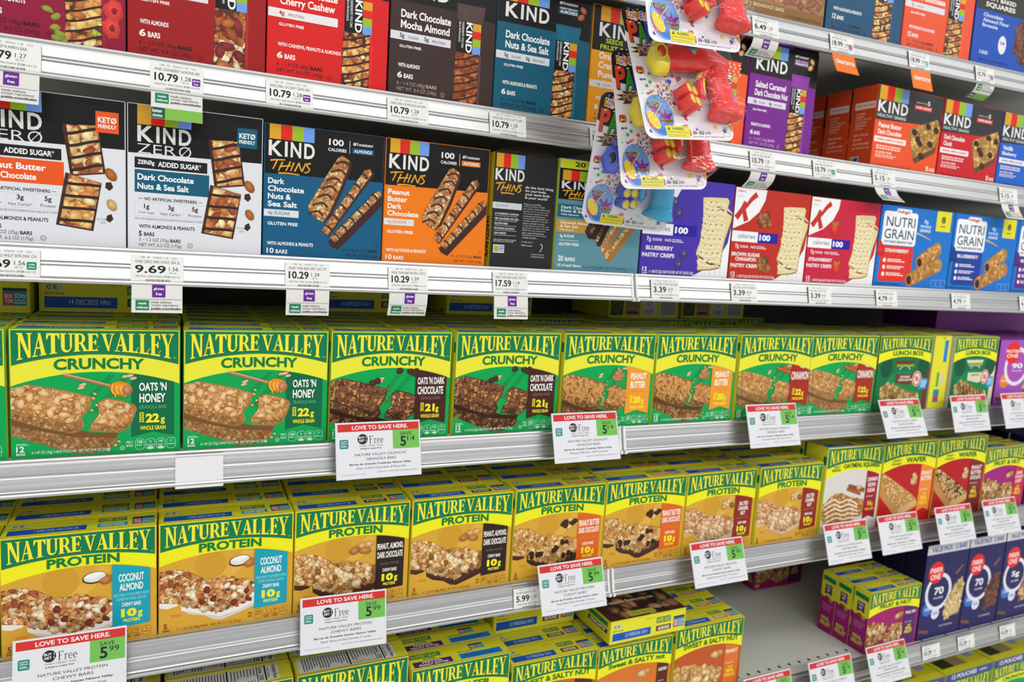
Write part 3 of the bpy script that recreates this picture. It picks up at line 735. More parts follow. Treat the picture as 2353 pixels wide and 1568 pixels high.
        if kind == 'oat':
            A.text('16', mid - .04, .66, mid + .03, .72, '#f2c82c', .05, L); A.text('g', mid + .035, .69, mid + .06, .735, '#f2c82c', B, L); A.text('WHOLE GRAIN', mid - .08, .745, mid + .08, .775, '#f2c82c', B, L)
        else:
            yc = '#f0d830'
            A.text('MADE', mid - .035, .65, mid + .035, .68, yc, B, L); A.text('REAL', mid - .06, .69, mid + .06, .74, yc, .05, L); A.text('FRUIT' if kind in ('fruit', 'trail') else 'PEANUTS', mid - .075, .752, mid + .075, .80, yc, .04, L)
        A.part('front_panel'); A.lines(.03, .90, .12, .96, 2, '#f2dede', 4, 5)
    nv_top(T, ban, (' '.join(words),) if kind not in ('wafpz',) else ('PRETZEL', 'PEANUT BUTTER'), '12 FEB2026 XH1', second=kind == 'wafpz')


# ------------------------------------------------------------------ artwork of the black-headed nut bar cartons
BLK, WH = '#181717', '#e8e8e6'
STRIPE = ('#dca02a', '#dd2a20', '#98bb2c', '#6f9ce2')
NUTS = ['#d6954e', '#b8683a', '#e6b56c', '#efcd92', '#9a5230', '#cc8446', '#e6c08a']


def stripes(A, u0, u1, v0, v1, L=3):
    A.part('colour_stripes')
    for i, c in enumerate(STRIPE): A.rect(lerp(u0, u1, i / 4), v0, lerp(u0, u1, (i + 1) / 4), v1, c, L)


def brand4(A, u0, u1, v0, v1, L=4):
    """the condensed four-letter wordmark, letters spread over the width of the stripes"""
    A.part('brand_lettering'); w = u1 - u0
    for ch, a, b in (('K', 0, .30), ('I', .345, .405), ('N', .47, .70), ('D', .765, 1)): A.text(ch, u0 + w * a, v0, u0 + w * b, v1, '#e4e2de', .026, L)


def wrapper(A, u0, u1, v0, vl, vb, col, pal, seed, choc=True, L=4, pattern=None):
    """a wrapped bar printed on the carton: foil top, upright label, bar below"""
    A.part('bar_picture')
    w = u1 - u0
    A.poly([(u0 - .01, v0), (u1 + .035, v0), (u1 + .03, v0 + .03), (u1 + .012, vl), (u0 + .005, vl)], col, L)
    n = 16
    for i in range(n): A.poly([(u0 - .01 + (w + .045) * i / n, v0 + .002), (u0 - .01 + (w + .045) * (i + .5) / n, v0 - .007), (u0 - .01 + (w + .045) * (i + 1) / n, v0 + .002)], col, L)
    A.stroke([(u0 + .01, v0 + .03), (u0 + w * .5, v0 + .04), (u1, v0 + .03)], .0012, mul(hx(col), 1.35), L + 1)
    A.poly([(u0 + w * .2, v0 + .05), (u0 + w * .35, v0 + .05), (u0 + w * .45, vl - .01), (u0 + w * .38, vl - .01)], mul(hx(col), 1.25), L + 1)
    if pattern:
        for i in range(4):
            for j in range(4):
                cu, cv = u0 + .03 + w * .3 * i + (.02 if j % 2 else 0), v0 + .025 + j * (vl - v0) / 4.2
                A.rect(cu - .012, cv - .003, cu + .012, cv + .003, pattern, L + 1); A.rect(cu - .003, cv - .011, cu + .003, cv + .011, pattern, L + 1)
    A.rect(u0, vl, u0 + w * .66, vb, BLK, L + 1)
    for i, c in enumerate(STRIPE): A.rect(u0 + w * .66, lerp(vl, vb, .02 + i * .245), u1, lerp(vl, vb, .02 + (i + 1) * .245), c, L + 1)
    A.text('KIND', u0 + w * .38, lerp(vl, vb, .02), u0 + w * .635, lerp(vl, vb, .98), '#efefec', B, L + 2, rot=1)
    A.text('INGREDIENTS YOU CAN', u0 + w * .2, lerp(vl, vb, .03), u0 + w * .29, lerp(vl, vb, .85), '#d5d5d2', SB, L + 2, rot=1)
    A.text('SEE & PRONOUNCE', u0 + w * .07, lerp(vl, vb, .03), u0 + w * .15, lerp(vl, vb, .68), '#d5d5d2', SB, L + 2, rot=1)
    A.rect(u1 - .008, vb, u1 + .012, 1, mul(hx(col), 1.25), L)
    bp = [(u0 - .005, vb), (u1 - .01, vb), (u1 - .012, 1), (u0 - .015, 1)]
    A.nuts(bp, 110, .0050, .0034, pal, seed, L + 1, '#5a3422', True)
    A.nuts(bp, 16, .0095, .0056, pal[:3], seed + 9, L + 4.5, None, True)
    if choc:
        k = 0
        while vb + .01 + k * .062 < 1.0:
            v = vb + .035 + k * .062
            A.stroke([(u0 - .012, v + .03), (u0 + w * .35, v + .012), (u0 + w * .65, v - .012), (u1 - .012, v - .035)], .0025, '#3c2723', L + 8); k += 1


def kind6(A, T, col, words, protein, withtx, bars, pal, seed, net='6 – 1.4 OZ (40g) ', net2='NET WT. 8.4 OZ (240g)', choc=True, wrapc=None, pattern=None, pv=None, nuttx=None, dark='#191312', barc='#d9dade', extra=None, v=.36):
    A.part('front_panel'); A.rect(0, 0, 1, 1, col, 0); A.rect(0, 0, 1, .30, BLK, 1)
    A.poly([(.605, .26), (1, .26), (1, .335), (.605, .305)], BLK, 1)
    u0, u1 = .085, .53
    stripes(A, u0, u1, 0, .128)
    brand4(A, u0 - .005, u1 + .005, .14, .255)
    A.part('front_panel')
    if nuttx:
        A.text('#1', .635, .045, .69, .072, WH, B); A.text('INGREDIENT', .70, .05, .84, .07, WH, SB)
        A.rect(.63, .085, .85, .145, nuttx[1], 3); A.text('HEART HEALTHY', .645, .092, .835, .106, WH, SB); A.text(nuttx[0], .645, .113, .835, .139, WH, B)
        A.blob(.90, .085, .0065, .0045, nuttx[2], 4, 40); A.blob(.88, .145, .0065, .0045, nuttx[2], 4, -30)
    if extra: extra(A); A.part('front_panel')
    for i, (t, b) in enumerate(words): A.text(t, .095, v + i * .078, b, v + .06 + i * .078 + (.012 if any(c in t for c in 'gpy') else 0), '#efece8', B)
    pv = pv or (.525, .585)
    A.rect(0, pv[0], .565, pv[1], barc, 3)
    x = .09
    for t, sm in protein:
        A.ltext(t, x, pv[0] + (.024 if sm else .012), pv[1] - (.016 if sm else .008), mul(hx(col), .75), RG if sm else SB, .95); x += (.15 if sm and t != '|' else .075)
    A.text('GLUTEN FREE', .09, .62, .29, .64, '#efece8', B)
    A.text(withtx, .085, .755, .085 + .0165 * len(withtx), .785, '#efece8', B)
    A.text(bars.split()[0], .08, .82, .125, .866, '#efece8', B); A.text('BARS', .14, .83, .225, .866, '#efece8', B)
    A.text(net, .08, .89, .34, .925, dark, 0); A.text('BARS', .35, .89, .45, .917, dark, B); A.text(net2, .08, .933, .45, .968, dark, 0)
    A.ell(.51, .95, .0034, .0034, dark, 4, ring=.0005); A.text('U', .503, .938, .517, .962, dark, RG, 5)
    wrapper(A, .62, .855, .235, .36, .60, wrapc or col, pal, seed, choc, pattern=pattern)
    T.part('top_panel'); T.rect(0, 0, 1, 1, BLK, 0); T.rect(0, 0, .55, .6, col, 1); T.text('& pronounce', .58, .3, .92, .7, WH, SB, 3)


def zero_box(A, T, col, words, keto, seed):
    A.part('front_panel'); wht = '#dcdee2'
    A.rect(0, 0, 1, 1, wht, 0)
    A.poly([(0, 0), (1, 0), (1, .325), (0, .335)], BLK, 1)
    stripes(A, .07, .455, 0, .138); brand4(A, .07, .455, .145, .255)
    A.text('ZER', .07, .268, .345, .332, '#e4e2de', -.008, 5); A.text('Ø', .365, .262, .455, .338, '#e4e2de', -.008, 5)
    A.part('flavour_banner')
    A.rect(.05, .36, .575, .435, '#211f21', 2); A.text('ZERØg', .07, .378, .19, .416, '#efefef', B); A.text('ADDED SUGAR*', .215, .378, .53, .416, '#efefef', B)
    A.rect(.05, .445, .59, .60, col, 2)
    A.text(words[0], .07, .472, .475, .515, '#f1f1f0', B); A.text(words[1], .07, .535, .07 + .0245 * len(words[1]), .578, '#f1f1f0', B)
    A.part('front_panel'); k = '#1c1c1e'
    A.text('NO ARTIFICIAL SWEETENERS', .12, .632, .50, .654, k, SB)
    A.rect(.075, .642, .11, .645, k, 3); A.rect(.51, .642, .54, .645, k, 3)
    A.frame(.05, .665, .58, .765, '#c3c6cc', 2, .0005, .001)
    for i, (a, b) in enumerate((('1g', 'Total Sugar'), ('3g', 'Net Carbs*'), ('5g', 'Protein'))):
        u = .135 + i * .175; A.ctext(a, u, .678, .72, k, SB); A.ctext(b, u, .73, .75, '#3a3a3c', RG, 1.05)
        if i: A.rect(u - .088, .675, u - .086, .755, '#c3c6cc', 2)
    A.text('*NOT A LOW-CALORIE FOOD. SEE NUTRITION INFORMATION FOR CALORIE AND FAT CONTENT.', .05, .775, .55, .79, '#55565a', RG)
    A.text('WITH ALMONDS & PEANUTS', .08, .822, .485, .847, k, SB)
    A.text('5', .078, .868, .10, .905, k, B); A.text('BARS', .115, .875, .19, .902, k, B)
    A.text('5 – 1.2 OZ (35g)', .08, .915, .295, .945, k, RG); A.text('BARS', .305, .915, .38, .94, k, B); A.text('NET WT. 6.2 OZ (175g)', .08, .952, .385, .98, k, RG)
    A.ell(.45, .955, .003, .003, k, 4, ring=.0005); A.text('U', .444, .945, .456, .965, k, RG, 5)
    A.text('ACTUAL', .80, .80, .87, .813, '#77787c', RG, shear=.25); A.text('SIZE', .825, .822, .865, .835, '#77787c', RG, shear=.25)
    A.part('bar_picture')
    w, h = A.w, A.h
    for cu, cv, hw, hh, ang, sd in ((.725, .345, .11, .165, -6, seed), (.69, .70, .115, .172, 11, seed + 5)):
        rc = lambda q: rot_pts(q, cu, cv, ang, w, h)
        A.poly(rc([(cu - hw - .015, cv - hh), (cu + hw, cv - hh + .01), (cu + hw + .012, cv + hh), (cu - hw - .005, cv + hh + .012)]), '#4a2c24', 6)
        p = rc([(cu - hw + .01, cv - hh + .005), (cu + hw - .005, cv - hh + .01), (cu + hw - .005, cv + hh - .01), (cu - hw + .015, cv + hh)])
        A.nuts(p, 90, .0046, .0034, NUTS, sd, 7, '#b98a50', True); A.nuts(p, 20, .0088, .0058, NUTS, sd + 3, 10, None, True)
        for j in range(4):
            v = cv - hh * .72 + j * hh * .48
            A.stroke(rc([(cu - hw - .005, v + .02), (cu - hw * .4, v + .012), (cu + hw * .3, v - .004), (cu + hw, v - .014)]), .0034, '#3a2522', 13)
    A.blob(.90, .50, .0085, .0056, '#a5622f', 14, 55); A.poly([(.865, .555), (.90, .55), (.915, .585), (.89, .61), (.86, .59)], '#41281f', 6)
    A.blob(.905, .705, .0075, .005, '#c9a46c' if keto else '#a5622f', 14, 60); A.poly([(.87, .78), (.90, .765), (.915, .80), (.89, .825), (.865, .81)], '#41281f', 6)
    A.rect(.80, .085, .955, .225, col, 16); A.text('KETØ', .815, .12, .94, .16, '#efefef', B, 18); A.text('FRIENDLY', .815, .17, .94, .195, '#efefef', B, 18)
    T.part('top_panel'); T.rect(0, 0, 1, 1, BLK, 0)


def script_thins(A, u0, u1, v0, v1, col='#e2a02c', L=6):
    A.part('brand_lettering'); W, H = u1 - u0, v1 - v0
    q = lambda pts: [(u0 + a * W, v0 + b * H) for a, b in pts]
    for p in ([(0, .16), (.12, .08), (.36, .02)], [(.16, .1), (.12, .45), (.06, .84)], [(.30, .2), (.25, .55), (.20, .95)], [(.22, .6), (.38, .5), (.50, .46)], [(.49, .10), (.44, .5), (.38, .9)], [(.58, .16), (.54, .5), (.50, .88)], [(.60, .88), (.65, .5), (.70, .14)], [(.70, .14), (.73, .5), (.78, .84)], [(.78, .84), (.83, .45), (.88, .10)], [(1.0, .12), (.93, .16), (.90, .3), (.94, .48), (.97, .64), (.92, .84), (.84, .90)], [(.2, 1.12), (.45, 1.08), (.72, 1.13)]):
        A.stroke(q(p), .0021, col, L, .0015)


def thin_bars(A, pal, dark, seed, sx=1.0, caramel=False):
    A.part('bar_picture'); dn = lambda q: [(u, .185 + (v - .105) * .87) for u, v in q]
    big = dn([(.60, .125), (.635, .105), (.70, .14), (.695, .20), (.62, .42), (.54, .63), (.49, .715), (.42, .68), (.365, .62), (.36, .575), (.42, .46), (.52, .27)])
    A.poly(dn([(.70, .14), (.72, .16), (.715, .22), (.64, .45), (.55, .66), (.49, .725), (.49, .70), (.60, .45)]), dark, 5)
    A.nuts(big, 230, .0046, .0026, pal, seed, 6, '#8a5a34', True, jag=.25)
    for k in range(7):
        t = k / 6; u, v = .60 - .215 * t, .15 + .46 * t
        A.stroke(dn([(u - .02, v + .035), (u + .03, v + .012), (u + .07, v + .012), (u + .10, v + .045)]), .0024, '#47302b', 12)
    for (a, b, c, d, wd) in ((.855, .275, .50, .79, .026), (.955, .44, .57, .84, .022)):
        st = [(a - wd, b + .005), (a + wd, b - .01), (a + wd * 1.6, b + .03), (c + wd * 1.2, d + .03), (c - wd, d - .01)]
        if b > .4: A.poly([(a + .03, b + .0), (1, b + .03), (1, b + .11), (.62, .925), (.56, .90), (.53, .86), (.56, .845)], dark, 5)
        else: A.poly([(a + .02, b), (a + .06, b + .02), (a + .055, b + .05), (c + .04, d + .035), (c + .01, d + .03)], dark, 5)
        A.nuts(st, 100, .0036, .0024, pal, seed + int(a * 100), 6, '#8a5a34', True, jag=.25)
        for k in range(6):
            t = (k + .5) / 6; u, v = lerp(a, c, t), lerp(b, d, t)
            A.stroke([(u - wd * .9, v - .012), (u + wd * .4, v + .004), (u + wd * 1.3, v + .03)], .0026, '#47302b', 10)


def thins(A, T, col, words, seed):
    A.part('front_panel'); A.rect(0, 0, 1, 1, col, 0); A.poly([(0, 0), (1, 0), (1, .365), (0, .375)], BLK, 1)
    stripes(A, .04, .40, 0, .115); brand4(A, .035, .405, .125, .24)
    script_thins(A, .05, .375, .262, .355)
    A.part('front_panel')
    A.text('100', .52, .065, .645, .115, WH, B); A.text('CALORIES', .515, .135, .67, .16, WH, B); A.rect(.695, .065, .699, .165, WH, 4)
    A.text('#1', .725, .072, .765, .10, WH, B); A.text('INGREDIENT', .775, .08, .90, .098, WH, SB); A.rect(.72, .118, .905, .16, col, 3); A.text('ALMONDS', .735, .127, .89, .152, WH, B)
    for i, (t, b) in enumerate(words): A.text(t, .035, .405 + i * .0575, b, .448 + i * .0575, '#f0efee', B)
    A.rect(0, .642, .285, .695, '#d9dbdd', 3); A.text('4g SUGAR', .038, .655, .215, .687, mul(hx(col), .8), RG)
    A.text('GLUTEN FREE', .037, .735, .28, .76, '#f0efee', B)
    A.text('WITH ALMONDS & PEANUTS', .035, .885, .41, .912, '#f0efee', B)
    A.text('10', .033, .935, .09, .976, '#f0efee', B); A.text('BARS', .105, .945, .20, .976, '#f0efee', B)
    k = '#1a1512'
    A.text('10 – 0.74 OZ (21g)', .66, .91, .87, .938, k, RG); A.text('BARS', .885, .91, .965, .932, k, B); A.text('NET WT. 7.4 OZ (210g)', .69, .95, .965, .978, k, RG); A.ell(.955, .875, .0026, .0026, k, 4, ring=.0004)
    thin_bars(A, ['#d3a06a', '#c48a52', '#e2bf90', '#a86a3c', '#b9824e'], '#412a26', seed)
    T.part('top_panel'); T.rect(0, 0, 1, 1, BLK, 0)


def thins_back(A, T, Lf):
    A.part('front_panel'); A.rect(0, 0, 1, 1, '#2b2a2b', 0)
    stripes(A, .03, .47, .01, .13, 3); brand4(A, .025, .475, .14, .24); script_thins(A, .04, .44, .258, .34)
    A.part('front_panel')
    for i, (t, b) in enumerate((('do the kind thing', .95), ('for your body,', .84), ('your taste buds', .90), ('& your world', .86))): A.text(t, .50, .27 + i * .03, b, .296 + i * .03, '#dedddb', SB)
    A.rect(0, .43, .46, .485, '#d2d4d4', 3); A.text('4g SUGAR', .05, .445, .25, .472, '#5f8a94', RG)
    for i, t in enumerate(('#1 INGREDIENT ALMONDS', '100 CALORIES OR LESS', 'GLUTEN FREE', 'NO SUGAR ALCOHOLS', 'LOW SODIUM')):
        A.text(t, .05, .52 + i * .042, .05 + min(.0185 * len(t), .37), .537 + i * .042, '#dedddb', SB); A.rect(.05, .546 + i * .042, .40, .5485 + i * .042, '#dedddb', 3)
    A.lines(.05, .75, .40, .78, 2, '#a9a9a8', 4, 8)
    msg = ['Welcome to the KIND', 'community! Here at KIND,', 'we think a little differently.', 'Instead of "or" we say "and."', 'We choose healthy and tasty,', 'convenient and wholesome,', 'economically sustainable and', 'socially impactful. From the', 'snacks and foods we make,', 'to the way we work, live, and', 'give back, our goal is to make', 'KIND not just a brand, but', 'also a state of mind and', 'community to make the world', 'a little kinder...']
    for i, t in enumerate(msg): A.text(t, .49, .42 + i * .021, .49 + .0145 * len(t), .435 + i * .021, '#cfcfce', RG)
    for i, t in enumerate(('Kindly yours,', 'KIND Founder')): A.text(t, .49, .755 + i * .03, .49 + .0145 * len(t), .77 + i * .03, '#cfcfce', RG)
    A.rect(.05, .80, .22, .87, '#e4e7e2', 3); A.rect(.06, .808, .13, .862, '#8fb43a', 4); A.rect(.135, .808, .21, .84, '#2a4a9c', 4); A.text('NON GMO', .14, .812, .205, .835, '#e9e9f0', SB); A.text('VERIFIED', .135, .846, .21, .86, '#3a7a3a', SB)
    A.stroke([(.80, .77), (.83, .79), (.81, .83), (.79, .84)], .0009, WH, 4); A.text('Learn more at', .66, .86, .86, .873, '#cfcfce', RG); A.text('kindsnacks.com', .66, .882, .87, .895, '#cfcfce', RG)
    T.part('top_panel'); T.rect(0, 0, 1, 1, '#3a2a22', 0)
    Lf.part('left_panel'); Lf.rect(0, 0, 1, 1, '#cfdb2c', 0); Lf.text('VARIETY PACK', .75, .55, .95, .92, '#3a3a20', B, 3, rot=1)


def thins20(A, T):
    A.part('front_panel'); tl = '#5d8f9c'
    A.rect(0, 0, 1, 1, tl, 0); A.rect(0, 0, 1, .085, '#c9d52c', 2); A.text('20 BARS', .17, .022, .6, .065, '#23231c', B); A.rect(0, .085, 1, .36, BLK, 1)
    stripes(A, .04, .42, .10, .19, 3); brand4(A, .035, .425, .197, .265); script_thins(A, .05, .40, .275, .34)
    A.part('flavour_banner')
    A.rect(0, .40, .6, .515, '#1f6378', 2); A.text('Dark Chocolate', .045, .415, .42, .442, '#e9ecec', B); A.text('Nuts & Sea Salt', .045, .448, .42, .472, '#e9ecec', B); A.text('With Almonds', .045, .485, .25, .50, '#e9ecec', SB)
    A.rect(0, .535, .6, .65, '#c99a3e', 2); A.text('Caramel Almond', .045, .55, .40, .577, '#f0ece2', B); A.text('& Sea Salt', .045, .585, .25, .61, '#f0ece2', B); A.text('With Almonds', .045, .622, .2, .637, '#f0ece2', SB)
    A.part('front_panel'); A.text('4g SUGAR', .045, .67, .215, .705, '#e9ecec', B); A.rect(.045, .722, .27, .725, '#e9ecec', 3); A.text('GLUTEN FREE', .045, .745, .27, .77, '#e9ecec', B)
    A.text('20', .045, .862, .105, .912, '#e9ecec', B); A.text('BARS', .125, .875, .24, .91, '#e9ecec', B); A.text('10 of each flavor', .045, .935, .315, .962, '#e9ecec', SB)
    A.text('20 – 0.74 OZ (21g) BARS | NET WT 14.8 OZ (420g)', .34, .945, .86, .975, '#1c2c30', RG)
    for u in (.89, .94): A.ell(u, .958, .0028, .0028, '#1c2c30', 4, ring=.0004)
    A.part('bar_picture')
    for a, b, c, d, wd, dk, pal in ((.50, .40, .375, .66, .045, '#3c2622', ['#5a3a2c', '#8a6440', '#47302a']), (.63, .42, .475, .72, .020, '#3c2622', ['#6a4630', '#c0a070', '#47302a']), (.76, .44, .545, .79, .022, '#c08a4a', ['#e0be8a', '#d0a468', '#c9924c']), (.93, .46, .60, .86, .026, '#a5713c', ['#e4c694', '#d3a868', '#c9924c'])):
        st = [(a - wd, b), (a + wd, b), (c + wd, d), (c, d + .03), (c - wd, d - .03)]
        A.poly([(a + wd * .6, b), (min(a + wd * 2.6, 1), b + .035), (c + wd * 2.4, d + .04), (c, d + .035)], dk if a > .9 else mul(hx(dk), .8), 4); A.nuts(st, 60, .0040, .0026, pal, int(a * 90), 5, dk, True)
    T.part('top_panel'); T.rect(0, 0, 1, 1, '#c9d52c', 0)


def grains(A, T, Lf, col, words, seed, badge='#d8362c'):
    A.part('front_panel'); A.rect(0, 0, 1, 1, col, 0); A.poly([(0, 0), (1, 0), (1, .375), (0, .425)], '#343233', 1)
    stripes(A, .03, .46, 0, .175); brand4(A, .025, .465, .185, .325); A.part('brand_lettering'); A.text('HEALTHY GRAINS', .03, .345, .45, .385, WH, RG, 5)
    A.part('front_panel'); A.text('MADE WITH', .58, .12, .74, .135, WH, RG); A.text('5', .75, .09, .79, .145, WH, SB); A.rect(.56, .16, .83, .215, badge, 3); A.text('SUPER GRAINS', .58, .172, .81, .20, WH, B)
    for i, (t, b) in enumerate(words): A.text(t, .06, .45 + i * .082, b, .51 + i * .082, '#f1ece8', B)
    A.rect(.02, .62, .49, .69, '#eee6e0', 3); A.text('chewy with a crunch', .06, .637, .45, .675, mul(hx(col), .9), SB)
    A.lines(.06, .725, .42, .785, 2, '#f1d8cc', 4, 3, .6); A.text('GLUTEN FREE', .06, .80, .30, .825, '#f1e2d8', SB); A.lines(.06, .84, .40, .885, 2, '#f1d8cc', 4, 5, .5)
    A.text('6 - 1.2 OZ (35g) BARS  NET WT 6.2 OZ (175g)', .03, .955, .6, .982, '#3a1a14', RG); A.text('5', .84, .90, .885, .96, '#f4e6dc', B); A.text('BARS', .90, .915, .98, .96, '#f4e6dc', B)
    A.part('bar_picture')
    p = [(.52, .47), (.94, .29), (1.0, .42), (.98, .55), (.95, .72), (.66, .89), (.62, .84), (.56, .66)]
    A.poly(p, '#6a4426', 5); pt = [(.52, .47), (.94, .29), (1.0, .42), (.97, .58), (.93, .66), (.62, .83), (.56, .66)]
    A.nuts(pt, 220, .0056, .004, ['#c99a50', '#b5853f', '#d8b06a', '#a87838'], seed, 6, '#b5853f', True)
    for u, v in ((.60, .50), (.80, .40), (.93, .43), (.70, .63), (.86, .62), (.74, .78), (.66, .58)): A.blob(u, v, .0085, .006, '#3c261c', 16, 20)
    T.part('top_panel'); T.rect(0, 0, 1, 1, '#343233', 0)
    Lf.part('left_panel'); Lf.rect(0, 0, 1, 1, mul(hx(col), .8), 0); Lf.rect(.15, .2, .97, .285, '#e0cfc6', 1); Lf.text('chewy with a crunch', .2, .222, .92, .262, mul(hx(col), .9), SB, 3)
    for i, t in enumerate(('5 SUPER', 'GRAINS', 'OATS, MILLET', 'BUCKWHEAT', 'AMARANTH', 'QUINOA')): Lf.text(t, .22, .33 + i * .036, .22 + .055 * len(t), .354 + i * .036, '#e6b8a6', SB, 3)
    for i, t in enumerate(('100% WHOLE', 'GRAINS', 'GLUTEN FREE', '0g TRANS FAT')): Lf.text(t, .2, .59 + i * .055, .2 + .06 * len(t), .618 + i * .055, '#e6b8a6', SB, 3)
    Lf.rect(.15, .87, .5, .97, '#e0e4e0', 2); Lf.rect(.17, .88, .3, .96, '#6aa83a', 3); Lf.rect(.31, .88, .48, .93, '#2a4a9c', 3)


def crisps(A, T, col, words, fruit, seed, lcol='#efefee'):
    A.part('front_panel'); A.rect(0, 0, 1, 1, col, 0)
    A.poly([(0, 0), (.40, 0), (.385, .12), (.32, .25), (.2, .36), (0, .45)], lcol, 1)
    A.poly([(1, .45), (.97, .62), (.88, .78), (.75, .90), (.58, 1), (1, 1)], lcol, 1)
    A.part('brand_lettering'); rd = '#c4322a'
    A.text("Kellogg's", .03, .03, .13, .06, rd, SB, 5, shear=.2); A.text('SPECIAL', .03, .085, .12, .105, '#c9a89a', RG)
    A.stroke([(.135, .15), (.10, .24), (.035, .335)], .007, rd, 4, .0115); A.stroke([(.07, .275), (.14, .215), (.21, .12), (.275, .06)], .0035, rd, 5, .0105); A.stroke([(.12, .225), (.14, .29), (.165, .36)], .008, rd, 4, .011)
    A.part('flavour_banner')
    A.rect(0, .47, .335, .585, lcol, 2); A.text('calories', .08, .495, .30, .545, '#2a4a9c', RG, 5, shear=.0); A.rect(.335, .47, .60, .585, '#2a1f9e', 3); A.text('100', .355, .492, .50, .56, '#f1f1f4', .045)
    A.part('front_panel')
    A.text('7g', .055, .61, .105, .665, '#f0dede', SB); A.text('SUGAR', .12, .622, .225, .65, '#f0dede', SB); A.text('NO', .255, .622, .325, .65, '#f0dede', B); A.lines(.335, .622, .46, .66, 2, '#f0dede', 4, 2)
    y = .70
    for t in words: A.text(t, .205 - .0165 * len(t), y, .205 + .0165 * len(t), y + .042, '#f4eeee', B); y += .052
    A.text('PASTRY CRISPS', .02, y + .02, .37, y + .062, '#f4eeee', B)
    A.text('12', .035, .915, .085, .96, '#f4eeee', B); A.text('CRISPS', .035, .97, .09, .985, '#f4eeee', SB); A.text('6 - 0.88 OZ (25g) 2 BAR POUCHES  NET WT 5.28 OZ (150g)', .11, .945, .60, .985, '#f0dede', SB)
    for i in range(4): A.frame(.725 + i * .063, .89, .78 + i * .063, .985, mixc(hx(col), hx('#ffffff'), .3), 3, .0004, .003)
    A.part('bar_picture')
    bis = [(.64, .17), (.72, .16), (.92, .15), (.945, .18), (.93, .25), (1.0, .30), (.985, .38), (.93, .58), (.91, .70), (.90, .88), (.80, .905), (.64, .92), (.645, .80), (.61, .75), (.65, .60), (.66, .40)]
    A.poly([(u + .008, v + .012) for u, v in bis], '#8a6a3a', 4); A.poly(bis, '#e2cf98', 5)
    A.poly([(.80, .245), (.86, .25), (.95, .29), (.99, .31), (.985, .33), (.9, .29), (.82, .265)], fruit, 6)
    A.poly([(.62, .755), (.70, .80), (.80, .84), (.90, .86), (.90, .875), (.78, .86), (.68, .82)], mul(hx(fruit), .8), 6)
    for i in range(5):
        for j in range(9):
            u, v = .67 + i * .065 + (.03 if j % 2 else 0) - .004 * j, .21 + j * .075
            if u < .93 - .004 * j: A.ell(u, v, .0012, .0016, '#4a3a1c', 8, 0, 8); A.ell(u + .012, v + .012, .0042, .0038, '#ecdcae', 6.5, 0, 10)
    for j in range(14):
        v = .20 + j * .05; A.stroke([(.66 - .002 * j, v), (.75, v + .025), (.86, v + .01), (.93 - .002 * j, v + .045)], .0015, '#f5efd8', 9)
    A.part('front_panel'); r = random.Random(seed)
    if 'BLUE' in words[0]:
        for u, v in ((.33, .24), (.21, .38), (.38, .35), (.47, .76), (.42, .87)): A.blob(u, v, .0085, .0085, '#4a447c', 8, 0, r, 14, 1.4, .6); A.ell(u + .01, v, .0022, .0022, '#7a78a8', 30, 0, 8)
    elif 'STRAW' in words[0]:
        for u, v in ((.36, .34), (.44, .80)): A.blob(u, v, .0105, .014, '#d8402c', 8, -10, r, 14); A.poly([(u - .05, v - .075), (u, v - .05), (u + .05, v - .085), (u + .03, v - .04), (u - .03, v - .035)], '#5aa032', 30)
    else:
        for u, v, n in ((.40, .33, 26), (.44, .82, 22)): A.nuts([(u - .07, v - .07), (u + .07, v - .07), (u + .08, v + .07), (u - .06, v + .08)], n, .0055, .0045, ['#8a5a34', '#a06c40', '#6a4226'], seed, 8)
    T.part('top_panel'); T.rect(0, 0, 1, 1, col, 0)


